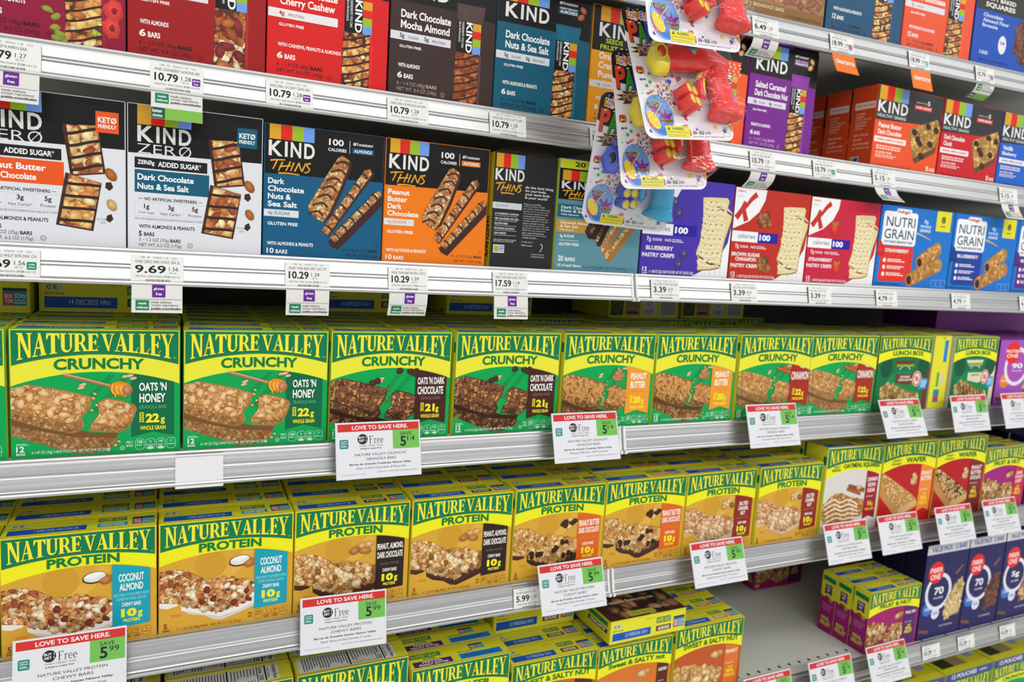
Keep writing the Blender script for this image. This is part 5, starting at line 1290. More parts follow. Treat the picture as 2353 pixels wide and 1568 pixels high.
finish((fa, ta)); place(root, 1.461, 1.5265, z, .010, .02); tag(root, 'yellow narrow end of a carton turned sideways between lunch boxes', 'box', G)
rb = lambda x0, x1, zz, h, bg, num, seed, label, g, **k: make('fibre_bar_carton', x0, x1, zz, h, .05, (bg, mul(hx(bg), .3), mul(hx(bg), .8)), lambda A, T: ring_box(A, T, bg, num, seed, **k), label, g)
f9 = rb(1.685, 1.87, z, .150, '#a650b4', '90', 601, 'violet bar carton with white ninety ring, right edge', 'fibre bar cartons', pal=('#5a3a2c', '#7a5a3c', '#c9b070'), badge='PROTEIN')
behind(f9, (.06, .112, .165), 'violet ring carton', 1.778, z)
lay(f9, 1.80, .33, z + .151, 'violet bar carton lying flat near the right edge, left one'); lay(f9, 1.992, .34, z + .151, 'violet bar carton lying flat outside right, dark gap beside')
f8 = again(f9, 1.873, 2.058, z, 'violet bar carton beyond the right picture edge'); behind(f8, (.06, .112, .165), 'edge violet ring carton', 1.9655, z)
# ---- fifth shelf: protein bars
z = S4 + DK; G = 'gold protein bar cartons on the fifth shelf'
pp = lambda x0, x1, fl, label: make('protein_bar_carton', x0, x1, z, .1535, .049, (GOLD, '#e2dd30', '#e2dd30'), nv_protein, label, G, args=(fl,), sidefn=side_nv)
p1 = pp(-.1885, -.0175, 'coco', 'left coconut almond protein carton behind a sale sign')
p0 = again(p1, -.3615, -.1900, z, 'coconut almond protein carton cut off at the left edge')
p2 = again(p1, -.0160, .1545, z, 'right coconut almond protein carton, fully visible')
p3 = pp(.1555, .3237, 'pad', 'left peanut almond dark chocolate protein carton behind sign')
p4 = again(p3, .3252, .4945, z, 'right peanut almond dark chocolate protein carton')
p5 = pp(.4970, .6670, 'pbdc', 'left orange-banner protein carton above the small price tag')
p6 = again(p5, .6690, .8370, z, 'right orange-banner protein carton, fully visible')
p7 = pp(.8390, 1.0040, 'scn', 'left salted caramel nut protein carton behind sale sign')
p8 = again(p7, 1.0060, 1.1790, z, 'right salted caramel nut protein carton, fully visible')
for c, nm in ((p0, 'left edge coconut protein'), (p1, 'left coconut protein'), (p2, 'right coconut protein'), (p3, 'left dark chocolate protein'), (p4, 'right dark chocolate protein'), (p5, 'left orange-banner protein'), (p6, 'right orange-banner protein'), (p7, 'left caramel protein'), (p8, 'right caramel protein')):
    behind(c, [.0600 + ROW * i for i in range(5)], nm, c.location.x, z)
G = 'tall granola cartons right on the fifth shelf'
ot = lambda x0, x1, k, h, label, d=.05, bc='#d9d5cf': make('granola_bar_carton', x0, x1, z, h, d, (bc, '#dcd72e', '#dcd72e'), nv_other, label, G, args=(k,), sidefn=side_nv)
o1 = ot(1.1835, 1.3455, 'oat', .181, 'oatmeal square carton with cinnamon picture and white base', .055)
o2 = ot(1.3475, 1.5175, 'wafpb', .182, 'red wafer carton with an orange peanut butter banner', .055, '#bb1a1c')
o3 = ot(1.5195, 1.6905, 'wafch', .182, 'red wafer carton with a maroon chocolate banner', .055, '#b5171c')
o4 = ot(1.6925, 1.8535, 'fruit', .150, 'magenta fruit and nut carton at the right edge', .05, '#a31a78')
for c, nm in ((o1, 'oatmeal square'), (o2, 'orange-banner wafer'), (o3, 'maroon-banner wafer'), (o4, 'magenta fruit and nut')): behind(c, (.068, .127, .186), nm, c.location.x, z)
# ---- sixth shelf
z = S5 + DK; G4 = 'navy ring cartons on the fifth shelf'
fx = rb(1.858, 2.0, S4 + DK, .165, '#27245c', '70', 621, 'navy ring carton on the fifth shelf beyond the right edge', G4, top='VALUE PACK  12 BARS')
behind(fx, (.058, .11, .162), 'edge navy ring carton', 1.929, S4 + DK)
fy = again(fx, 2.003, 2.145, S4 + DK, 'second navy ring carton on the fifth shelf beyond the edge'); behind(fy, (.058, .11, .162), 'far navy ring carton', 2.074, S4 + DK)
G = 'granola cartons on the sixth shelf'


def s5(x0, x1, k, h, label, bc, d=.047, tops=None, y=.006, sf=side_nv):
    root, fa, ta, la, ra = carton('granola_bar_carton', x1 - x0 - .001, h, d, bc, '#dcd72e', '#dcd72e')
    nv_other(fa, ta, k)
    if tops: ta.prims.clear(); tops(ta)
    if sf: sf(la)
    finish((fa, ta, la)); place(root, x0, x1, z, y, RJ.uniform(-.005, .005)); return tag(root, label, 'box', G)


n2 = s5(.163, .332, 'nut', .198, 'granola carton with nutrition table on top beside purple-labelled ones', '#7a2a80', tops=facts_top)
n1 = again(n2, -.0095, .1605, z, 'granola carton with nutrition table on top under left sale sign')
n0 = again(n2, -.182, -.012, z, 'granola carton with nutrition table on top at lower left corner')
w1 = s5(.336, .5065, 'wafpz', .171, 'wafer carton with purple pretzel label on its top', '#7a2a80')
a1 = s5(.510, .6765, 'ssa', .145, 'sweet and salty carton with dark almond label, left of lying box', '#c8622a')
a2 = s5(.678, .840, 'ssal', .141, 'orange sweet and salty carton under the lying box', '#d9772c')
a3 = s5(.8455, 1.009, 'ssp', .149, 'orange peanut carton at the left side of the empty shelf', '#c2582a')
for c, nm, ys in ((n0, 'lower left nutrition-top', 4), (n1, 'left nutrition-top', 4), (n2, 'right nutrition-top', 4), (w1, 'purple-label wafer', 4), (a1, 'dark-label sweet and salty', 4), (a2, 'orange sweet and salty', 4), (a3, 'orange peanut', 4)):
    behind(c, [.0565 + .0505 * i for i in range(ys)], nm, c.location.x, z)
ly = lay(a1, .600, .105 + .145, z + .1455, 'almond carton lying flat behind the sale sign, top facing out')
ly.rotation_euler = (math.pi / 2, 0, 0)
# almond carton on its front with the brown picture side up
root, fa, ta, la, ra = carton('granola_bar_carton', .166, .144, .043, '#c8622a', '#dcd72e', '#dcd72e', back='#4a2a1e')
nv_other(fa, ta, 'ssa')
bk = Art(root, .166, .144, lambda u, v: (Vector((.083 - u * .166, .043, .144 - v * .144)), Vector((0, 1, 0))), M_CARD); bk.cur = 'back_panel'
bk.rect(0, 0, 1, 1, '#4a2c20', 0); bk.nuts([(.02, .02), (.98, .02), (.98, .98), (.02, .98)], 70, .014, .010, ['#a5704e', '#7a4a34', '#c08a64', '#3c2620', '#3f6a44', '#a8744c'], 91, 1)
bk.rect(.38, .04, .72, .15, '#c9c42e', 8); bk.serif('NATURE VALLEY', .40, .70, lambda u: .06, lambda u: .13, NVG, 10); bk.text('we love being outside', .2, .36, .8, .44, '#efe8e0', B, 12)
la.rect(0, 0, 1, 1, '#cfcb2c', 0); la.rect(.1, .06, .32, .5, NVG, 1); la.rect(.42, .06, .62, .5, '#4a2420', 1); la.text('ALMOND', .45, .1, .59, .46, '#f0e6dc', B, 3, rot=1)
finish((fa, ta, bk, la)); tag(root, 'almond carton lying on its front, brown photo side up', 'box', 'cartons lying flat on the rows')
root.location = (.771, .001 + .144, z + .1498); root.rotation_euler = (math.pi / 2, 0, .015)
root.location.x = .775


def fn_side(L):
    L.part('left_panel'); L.rect(0, 0, 1, 1, '#9a1a70', 0); L.band(lambda u: 0, lambda u: .40 + .04 * math.sin(3 * u), 0, 1, '#d9d42c', 1); L.band(lambda u: .06 + .02 * u, lambda u: .14 + .02 * u, .08, .92, NVG, 2)
    L.poly([(.25, .2), (.72, .2), (.72, .37), (.48, .34), (.25, .37)], '#4a2468', 2); L.text('TRAIL', .32, .22, .65, .26, '#e6dce8', SB, 4); L.text('MIX', .38, .275, .6, .315, '#e6dce8', SB, 4)
    L.blob(.45, .43, .008, .006, '#8a3a24', 3); L.blob(.7, .45, .006, .005, '#b57c48', 3); L.lines(.15, .52, .85, .64, 5, '#c76aa8', 3, 3, .5)
    L.text('REAL', .2, .74, .75, .80, '#d0d82c', B, 4); L.text('FRUIT', .15, .82, .85, .89, '#d0d82c', B, 4)


fn = s5(1.3615, 1.5275, 'trail', .141, 'magenta fruit and nut carton with purple banner, front of three', '#a31a6a', d=.0405, sf=fn_side)
again(fn, 1.3600, 1.5260, z, 'magenta fruit and nut carton, middle of the three deep row', .0485, -.01)
again(fn, 1.3590, 1.5250, z, 'magenta fruit and nut carton, rear of the three deep row', .0905, .008)
lf = again(fn, 1.348, 1.514, z, 'dark magenta carton standing alone at the back of empty shelf', .325, 0)
G6 = 'navy ring cartons on the sixth shelf'
NB = '#27245c'
r1 = rb(1.5305, 1.679, z, .228, NB, '70', 611, 'navy value pack carton with pale bar, beside fruit and nut', G6, top='VALUE PACK  12 BARS')
r2 = rb(1.6805, 1.8155, z, .228, NB, '70', 612, 'navy value pack carton with dark brownie bar', G6, top='VALUE PACK  12 BARS', pal=('#6a4034', '#54332a', '#7a4c3c'))
r3 = rb(1.8175, 1.96, z, .228, NB, '5g', 613, 'navy value pack carton cut off at the right edge', G6, top='VALUE PACK  12 BARS', pal=('#b5854a', '#8a5a3c', '#d9b07a'), badge='FIBER')
r4 = again(r3, 1.962, 2.104, z, 'navy value pack carton beyond the right edge on the sixth shelf')
for c, nm in ((r4, 'outer navy'), (r1, 'pale bar navy'), (r2, 'brownie navy'), (r3, 'right edge navy')): behind(c, (.06, .115), nm, c.location.x, z)
make('cereal_bar_carton', 1.735, 1.80, z, .205, .05, ('#1f86c4', '#1a6aa0', '#1f86c4'), lambda A, T: (A.rect(0, 0, 1, 1, '#1f86c4', 0), A.rect(0, .4, 1, .55, '#e8e8e8', 1)), 'narrow sky blue carton in the dark behind the navy ones', G6, y=.215)
make('cereal_bar_carton', 1.62, 1.70, z, .205, .05, ('#1d4a78', '#c43a2c', '#1d4a78'), lambda A, T: (A.rect(0, 0, 1, 1, '#1d4a78', 0), A.rect(.8, .1, 1, .9, '#d8d0c0', 1)), 'narrow dark blue carton in the dark behind the fruit cartons', G6, y=.235)
# ---- lowest shelf
z = S6 + DK; G = 'twelve-pouch cartons on the lowest shelf'
q1 = make('granola_bar_carton', 1.476, 1.656, z, .157, .08, (NVB, '#cfc928', '#cfc928'), pouch_box, 'twelve-pouch granola carton on the lowest shelf, middle one', G)
q0 = again(q1, 1.293, 1.473, z, 'twelve-pouch granola carton on the lowest shelf, left one')
q2 = again(q1, 1.659, 1.839, z, 'twelve-pouch granola carton on the lowest shelf, right one')
q3 = again(q1, 1.842, 2.022, z, 'twelve-pouch granola carton at the lower right corner')
for c, nm in ((q0, 'left twelve-pouch'), (q1, 'middle twelve-pouch'), (q2, 'right twelve-pouch'), (q3, 'corner twelve-pouch')): behind(c, (.09, .174, .258), nm, c.location.x, z)


# ------------------------------------------------------------------ price tags in the rails
def sheet(name, w, prof, t, mat, col):
    """paper strip of width w following the profile (y, z); thickness t"""
    n = len(prof); V = []
    for s_ in (0, 1):
        for i, (y, q) in enumerate(prof):
            a, b = prof[max(i - 1, 0)], prof[min(i + 1, n - 1)]; dy, dz = b[0] - a[0], b[1] - a[1]; l = math.hypot(dy, dz)
            ny, nz = dz / l, -dy / l                 # towards the aisle
            if s_: y, q = y - ny * t, q - nz * t
            V += [(-w / 2, y, q), (w / 2, y, q)]
    m = 2 * n; F = []
    for i in range(n - 1):
        F += [(2 * i, 2 * i + 2, 2 * i + 3, 2 * i + 1), (m + 2 * i, m + 2 * i + 1, m + 2 * i + 3, m + 2 * i + 2), (2 * i, m + 2 * i, m + 2 * i + 2, 2 * i + 2), (2 * i + 1, 2 * i + 3, m + 2 * i + 3, m + 2 * i + 1)]
    F += [(0, 1, m + 1, m), (2 * n - 2, m + 2 * n - 2, m + 2 * n - 1, 2 * n - 1)]
    return link_mesh(name, V, F, mat, None, [hx(col)] * len(V))


def prof_surf(w, prof):
    ls = [0]
    for a, b in zip(prof, prof[1:]): ls.append(ls[-1] + math.hypot(b[0] - a[0], b[1] - a[1]))

    def f(u, v):
        d = v * ls[-1]; i = 0
        while i < len(ls) - 2 and ls[i + 1] < d: i += 1
        t = (d - ls[i]) / (ls[i + 1] - ls[i]); a, b = prof[i], prof[i + 1]
        dy, dz = b[0] - a[0], b[1] - a[1]; l = math.hypot(dy, dz)
        return Vector((-w / 2 + u * w, lerp(a[0], b[0], t), lerp(a[1], b[1], t))), Vector((0, dz / l, -dy / l))
    return f, ls[-1]


def rail_z(sh, x): return sh if sh is not None else .420 + .02 * (x - .87)


def price_tag(x, sh, price, name, label, w=.058, unit='1.28', code='0257561 006-02652', badge=None, flap=None, ang=.25, clip=1.0, bigger=False):
    """flap: None, 'gluten', 'made', 'clear' or 'better'"""
    z = rail_z(sh, x); top, bot = (-.0062, -.0072), (-.0132, -.0415)
    n = 8; prof = [(lerp(top[0], bot[0], i / n) - .0006, lerp(top[1], bot[1], i / n)) for i in range(n + 1)]
    root = sheet('price_tag', w, prof, .00025, M_PAPER, '#e6e6e2')
    root.location = (x, 0, z); tag(root, label, 'price tag', 'price tags clipped in the shelf rails')
    f, L = prof_surf(w, prof); A = Art(root, w, L, f, M_PAPER, 2e-5); A.cur = 'printed_face'; k = '#23232a'
    A.rect(0, 0, 1, 1, '#e8e8e4', 0)
    for i, t in enumerate(('1382', '85', '10/24/24', '11-05', '2-8-3')): A.text(t, (.18, .31, .42, .62, .77)[i], .04, (.27, .36, .58, .71, .86)[i], .10, '#4a4a50', RG)
    A.text(name, .09, .17, min(.09 + .034 * len(name), .93), .27, '#33333a', RG)
    p1 = .66 if bigger else .52
    A.text(price, .08, .34, p1, .62, k, SB if not bigger else .02); A.text(unit, p1 + .06, .38, p1 + .24, .52, k, RG); A.text('PER OZ', p1 + .07, .57, p1 + .2, .62, '#55555a', RG)
    if badge:
        c = {'gluten': '#6a2f90', 'made': '#1d8a62', 'red': '#8a2a34', 'green': '#5ab08a'}[badge]; A.rrect(.78, .40, .94, .66, c, 2, .0014)
        if badge == 'gluten': A.text('gluten', .795, .44, .925, .52, '#f0e8f4', SB); A.text('free', .82, .55, .90, .62, '#f0e8f4', SB)
        else: A.text('made', .81, .45, .91, .51, '#e8f4ee', SB); A.text('without', .80, .55, .92, .60, '#e8f4ee', SB)
    A.text(code, .09, .70, .60, .76, '#4a4a50', RG); A.text('27150', .62, .695, .74, .765, k, SB); A.text('6-8.4 OZ', .76, .70, .93, .76, '#4a4a50', RG)
    r = random.Random(int(x * 1000)); u = .28
    while u < .74: w_ = r.choice((.006, .009, .013)); A.rect(u, .83, u + w_, .96, k, 2); u += w_ + r.choice((.007, .011))
    A.done()
    if flap:
        hang = .042 if flap == 'clear' else .038; m = 8; pr = [(bot[0] - .0012, bot[1] + .003)]; a = .2
        for i in range(m):
            a += (ang - .2) * (1.6 / m if i < 6 else 0)
            y, q = pr[-1]; pr.append((y - math.sin(a) * hang / m, q - math.cos(a) * hang / m))
        col = '#ee7a2c' if flap == 'clear' else '#dedcd6'
        fo = sheet('hanging_flap', w * .96, pr, .00025, M_PAPER, col); fo.parent = root
        f, L = prof_surf(w * .96, pr); A = Art(fo, w * .96, L, f, M_PAPER, 2e-5); A.cur = 'flap_print'; A.sub = 16; A.base = 4.5e-4
        if flap == 'clear': A.text('clearance', .08, .32, .92, .58, '#f4ece4', SB)
        else:
            if flap == 'better': A.rect(0, .62, .27, 1, '#1f5a40', 2); A.rect(.27, .62, 1, 1, '#7cb648', 2); A.text('better', .03, .68, .22, .80, '#e8f0ea', SB); A.text('choice', .03, .84, .22, .95, '#e8f0ea', SB); oy = -.46
            elif flap == 'made': oy = -.1
            else:
                oy = 0; A.rrect(.40, .1, .66, .50, '#65298c', 2, .0016); A.text('gluten', .43, .18, .63, .29, '#f0e8f4', SB); A.text('free', .47, .34, .59, .44, '#f0e8f4', SB); A.rect(.02, .56, .98, .57, '#6a6a6a', 2)
            A.rrect(.08, .60 + oy, .34, .92 + oy, '#1f8058', 2, .0014); A.text('made', .13, .66 + oy, .29, .74 + oy, '#e8f4ee', SB); A.text('without', .10, .79 + oy, .32, .87 + oy, '#e8f4ee', SB)
            A.text('made without', .38, .62 + oy, .78, .69 + oy, '#3a3a40', RG); A.text('certain ingredients', .38, .72 + oy, .92, .80 + oy, '#3a3a40', RG); A.text('publix.com/thelist', .38, .83 + oy, .97, .92 + oy, '#23232a', SB)
        A.done()
    return root


PT = price_tag
PT(-.1625, S1, '10.79', 'KIND RASP PUMPKN BAR', 'price tag with gluten free flap at upper left edge', unit='1.27', flap='gluten', ang=.3)
PT(.004, S1, '10.79', 'KIND CRANBERRY ALMOND 6PK', 'price tag with green better choice flap under dark red carton', badge='gluten', flap='better', ang=.35)
PT(.134, S1, '10.79', 'KIND DRK CH CHRY CSHW 6PK', 'price tag with small purple badge under bright red carton', badge='gluten')
PT(.2895, S1, '10.79', 'KIND DRK CH MOCHA ALM 6PK', 'plain price tag under the dark brown mocha carton')
PT(.439, S1, '10.79', 'KIND DRK CHOC NUT SS 6PK', 'plain price tag under the teal sea salt carton')
PT(.606, S1, '10.79', 'KIND SEED FRUIT NUT 6PK', 'price tag mostly hidden behind the hanging toys')
PT(.924, S1, '10.79', 'KIND SLT CRML DRK 6PK', 'price tag with flap swung back under purple carton', flap='gluten', ang=-.75)
PT(1.072, S1, '10.79', 'KIND CRML ALM SEA SALT', 'price tag with green badge under the dark gap', badge='made')
PT(1.228, S1, '5.15', 'KIND HLTHY GRN PB', 'price tag with flap swung out under orange grain carton', w=.062, flap='gluten', ang=.8)
PT(1.612, S1, '5.15', 'KIND HLTHY GRN BLUE', 'price tag with flap under blue grain carton, right edge', w=.062, flap='gluten', ang=.55)
PT(.901, None, '6.49', 'BREAKFAST BARS', 'price tag with flap swung back under tan carton', flap='gluten', ang=-.7)
PT(1.080, None, '18.99', 'KIND DRK CHOC 12PK', 'price tag with orange clearance flap under navy carton', badge='red', flap='clear', ang=.45)
PT(1.285, None, '18.99', 'KIND PB DRK CHOC 12PK', 'price tag with orange clearance flap under orange carton', badge='green', flap='clear', ang=.3)
PT(1.482, None, '10.79', 'KIND SOFT BAKED', 'price tag with green flap under blue brownie carton', badge='gluten', flap='better', ang=-.8)
PT(-.168, S2, '9.69', 'KIND ZERO PNUT BTR DRK CH', 'price tag with green badge at the left edge, third shelf', w=.060, unit='1.56', badge='made')
PT(-.017, S2, '9.69', 'KIND ZERO DRK CHOC SEA SL', 'bold price tag with gluten free flap under white and teal carton', unit='1.56', flap='gluten', ang=.22, bigger=True)
PT(.162, S2, '10.29', 'KIND THIN BAR DRK CHC SST', 'price tag with flap under the teal thin bar carton', unit='1.39', flap='gluten', ang=-.05)
PT(.300, S2, '10.29', 'KIND THIN BAR PB DRK CHOC', 'price tag with flap under the orange thin bar carton', unit='1.39', flap='gluten', ang=-.3)
PT(.458, S2, '17.59', 'KIND THIN DRK CHOC CRM VP', 'price tag with long flap under black variety pack', unit='1.19', flap='gluten', ang=.12)
PT(.742, S2, '3.39', 'KELL SPEC K PSTY CRS BLUE', 'price tag under the purple blueberry crisp carton', unit='64.20')
PT(.912, S2, '3.39', 'KELL SPEC K PSTY CRS BRN S', 'price tag under the rust red cinnamon crisp carton', w=.06, unit='64.20')
PT(1.095, S2, '3.39', 'KELL SPEC K PSTY CRS', 'price tag under the crimson strawberry crisp carton', unit='64.20')
PT(1.276, S2, '4.79', 'KELL NUTRI GRAIN STRAW', 'price tag under the strawberry fruit bar carton', w=.06)
PT(1.503, S2, '4.79', 'KELL NUTRI GRAIN BLUE', 'price tag under the blueberry fruit bar carton', w=.06)
PT(1.735, S2, '4.79', 'KELL NUTRI GRAIN BERRY', 'price tag under the mixed berry carton, right edge', w=.06)
PT(.524, S4, '5.99', 'NV PRTN BAR PNT BTR', 'small price tag half hidden by a protein sale sign', w=.054, code='0198854 000-16000')
for x, nm in ((1.566, 'pale bar navy'), (1.690, 'brownie navy'), (1.847, 'right edge navy')): PT(x, S5, '10.29', 'FIBER BARS', 'blurred price tag under the %s carton' % nm, w=.06)
n = 6; prof = [(lerp(-.0068, -.0145, i / n), lerp(-.0072, -.046, i / n)) for i in range(n + 1)]
bt = sheet('blank_tag', .057, prof, .0004, M_PAPER, '#e4e2e2'); bt.location = (.032, -.0012, S3); tag(bt, 'blank white card in the rail under the honey granola cartons', 'price tag')


# ------------------------------------------------------------------ sale signs
def sale_sign(x, sh, save, l1, l2, es, sub, label, tilt=-.31, zoff=.031, made=True, rz=0.0):
    w, h = .121, .078
    bm = bmesh.new(); box_bm(bm, -w / 2, w / 2, 0, .0006, -h, 0)
    lay_ = bm.loops.layers.float_color.new('Col'); c = hx('#e6e6ea')
    for f in bm.faces:
        for l in f.loops: l[lay_] = c
    root = bm_obj('sale_sign', bm, M_PAPER); root.location = (x, -.0165, sh + zoff); root.rotation_euler = (tilt, 0, rz)
    tag(root, label, 'sign', 'buy one get one sale signs on the rails')
    A = Art(root, w, h, lambda u, v: (Vector((-w / 2 + u * w, 0, -v * h)), Vector((0, -1, 0))), M_PAPER, 2e-5); k = '#232328'
    A.cur = 'printed_face'; A.rect(0, 0, 1, 1, '#e8e8ec', 0)
    if made: A.rrect(.045, .30, .145, .46, '#1f8a7c', 2, .0016); A.text('made', .06, .32, .13, .345, '#dff0ee', SB); A.text('without', .055, .355, .135, .38, '#dff0ee', SB); A.lines(.06, .40, .13, .44, 2, '#dff0ee', 4, 2)
    A.ell(.31, .305, .0072, .0072, '#232226', 2, n=24); A.text('BUY 1', .265, .255, .355, .295, '#f0f0f0', B); A.text('GET 1', .265, .31, .355, .35, '#f0f0f0', B)
    A.serif('Free', .385, .555, lambda u: .25, lambda u: .385, k, 5, .04, 0, 0, 0)
    A.text('Compre 1 Reciba 1 Gratis', .27, .405, .545, .445, '#3c3c44', RG); A.text('of Equal or Lesser Price', .275, .458, .53, .492, '#33333a', SB)
    A.text(l1, .215, .555, .825, .60, k, RG); A.text(l2, .345, .635, .70, .68, k, RG)
    A.text(es, .15, .725, .88, .77, '#2c2c34', SB, shear=.22); A.text(sub, .23, .795, .82, .84, '#3c3c44', RG, shear=.22)
    A.text('QUANTITY LIMITS PER HOUSEHOLD APPLY', .47, .885, .96, .91, '#4a4a54', RG); A.text('(19) 0320 GRO #1382 (172225)', .05, .91, .34, .93, '#77777f', RG)
    A.cur = 'red_banner'; A.rect(.025, .03, .985, .165, '#d62f2c', 2); A.text('LOVE TO SAVE HERE.', .19, .062, .85, .135, '#f3ecec', B, 4)
    A.cur = 'savings_panel'; A.rect(.665, .165, .985, .505, '#77c256', 2); A.text('SAVE', .755, .205, .89, .27, k, RG); A.text(save[0], .755, .285, .825, .465, k, SB); A.text(save[1:], .84, .285, .93, .37, k, RG)
    A.done()
    bm = bmesh.new(); box_bm(bm, -w / 2 - .0012, w / 2 + .0012, -.0022, -.0014, -h - .001, .001); bm_obj('clear_sleeve', bm, M_SLEEVE, root)
    bm = bmesh.new(); box_bm(bm, -.012, .012, .0007, .019, -.060, -.0585); box_bm(bm, -.012, .012, .0007, .0019, -.060, -.030); bm_obj('rail_clip', bm, M_WHITEPL, root)
    return root


CR = ('NATURE VALLEY CRUNCHY', 'GRANOLA BARS', 'Barras de Granola Crujientes Nature Valley')
PR = ('NATURE VALLEY PROTEIN', 'CHEWY BARS', 'Barras de Proteína Suaves Nature Valley')
CH = ('NATURE VALLEY CHEWY', 'GRANOLA BARS', 'Barras de Granola Suaves Nature Valley')
sale_sign(.263, S3, '514', *CR, "Oats 'n Dark Chocolate, 8.94-oz box", 'sale sign in front of the left dark chocolate granola carton', -.27)
sale_sign(.599, S3, '514', *CR, 'Peanut Butter, 8.9-oz box', 'sale sign in front of the left peanut butter granola carton', -.31)
sale_sign(.995, S3, '514', *CR, 'Cinnamon, 8.9-oz box', 'sale sign in front of the left cinnamon granola carton', -.31)
sale_sign(1.339, S3, '514', *CH, 'Double Chocolate, 8.9-oz box', 'sale sign in front of the double chocolate lunch box', -.42, .029)
sale_sign(1.559, S3, '514', *CH, "S'mores, 8.9-oz box", 'sale sign in front of the cream lunch box carton', -.29)
sale_sign(1.732, S3, '514', *CH, 'Chewy Bars, 4.9-oz box', 'sale sign in front of the violet ring carton', -.30, made=False)
sale_sign(-.112, S4, '599', *PR, 'Coconut Almond, 7.1-oz box', 'large looking sale sign at the lower left corner', -.22, .0315)
sale_sign(.223, S4, '599', *PR, 'Peanut, Almond, & Dark Chocolate, 7.1-oz box', 'sale sign in front of the left dark chocolate protein carton', -.20, .032, rz=-.05)
sale_sign(.593, S4, '599', *PR, 'Peanut Butter Dark Chocolate, 7.1-oz box', 'sale sign beside the small white price tag', -.36, .032)
sale_sign(.897, S4, '599', *PR, 'Salted Caramel Nut, 7.1-oz box', 'sale sign in front of the left salted caramel carton', -.36, .033)
OS = ('NATURE VALLEY OATMEAL SQUARES', 'OATMEAL BARS', 'Cuadritos de Avena Nature Valley')
sale_sign(1.226, S4, '514', *OS, 'Soft Baked, Cinnamon Brown Sugar, 7.4-oz box', 'sale sign in front of the oatmeal square carton', -.33, .032)
WF = ('NATURE VALLEY BARS', 'WAFER BARS', 'Barras Nature Valley')
sale_sign(1.379, S4, '599', *WF, 'Crispy Creamy Wafer, 6.5-oz box', 'sale sign in front of the orange-banner wafer carton', -.33, .033, made=False)
sale_sign(1.558, S4, '599', *WF, 'Crispy Creamy Wafer, 6.5-oz box', 'sale sign in front of the maroon-banner wafer carton', -.33, .034)
sale_sign(1.720, S4, '514', *CH, 'Fruit & Nut, 7.4-oz box', 'sale sign in front of the fruit and nut carton, right edge', -.34, .035)
sale_sign(1.060, S5, '514', *CH, 'Sweet & Salty Nut, 7.4-oz box', 'sale sign under the empty shelf, leftmost and mostly cropped', -.33, .030)
sale_sign(1.229, S5, '514', *CH, 'Dark Chocolate, 7.4-oz box', 'sale sign under the empty shelf, middle one of three', -.35, .031)
sale_sign(1.395, S5, '514', *CH, 'Trail Mix, 7.4-oz box', 'sale sign below the magenta fruit and nut cartons', -.38, .033)


# ------------------------------------------------------------------ hanging toy cards
def loft(name, secs, mat, parent, n=16, smooth=True):
    """closed skin through rings: each section is (centre, axis u, axis v)"""
    V = []; F = []
    for c, a, b in secs:
        for i in range(n):
            t = 2 * math.pi * i / n; V.append(tuple(Vector(c) + Vector(a) * math.cos(t) + Vector(b) * math.sin(t)))
    for k in range(len(secs) - 1):
        for i in range(n): F.append((k * n + i, k * n + (i + 1) % n, (k + 1) * n + (i + 1) % n, (k + 1) * n + i))
    F.append(tuple(range(n - 1, -1, -1))); F.append(tuple(range((len(secs) - 1) * n, len(secs) * n)))
    return link_mesh(name, V, F, mat, parent, None, smooth)


CW, CHT = .135, .198


def cu(u, v, out=0.0): return Vector((-CW / 2 + u * CW, -out, -v * CHT))


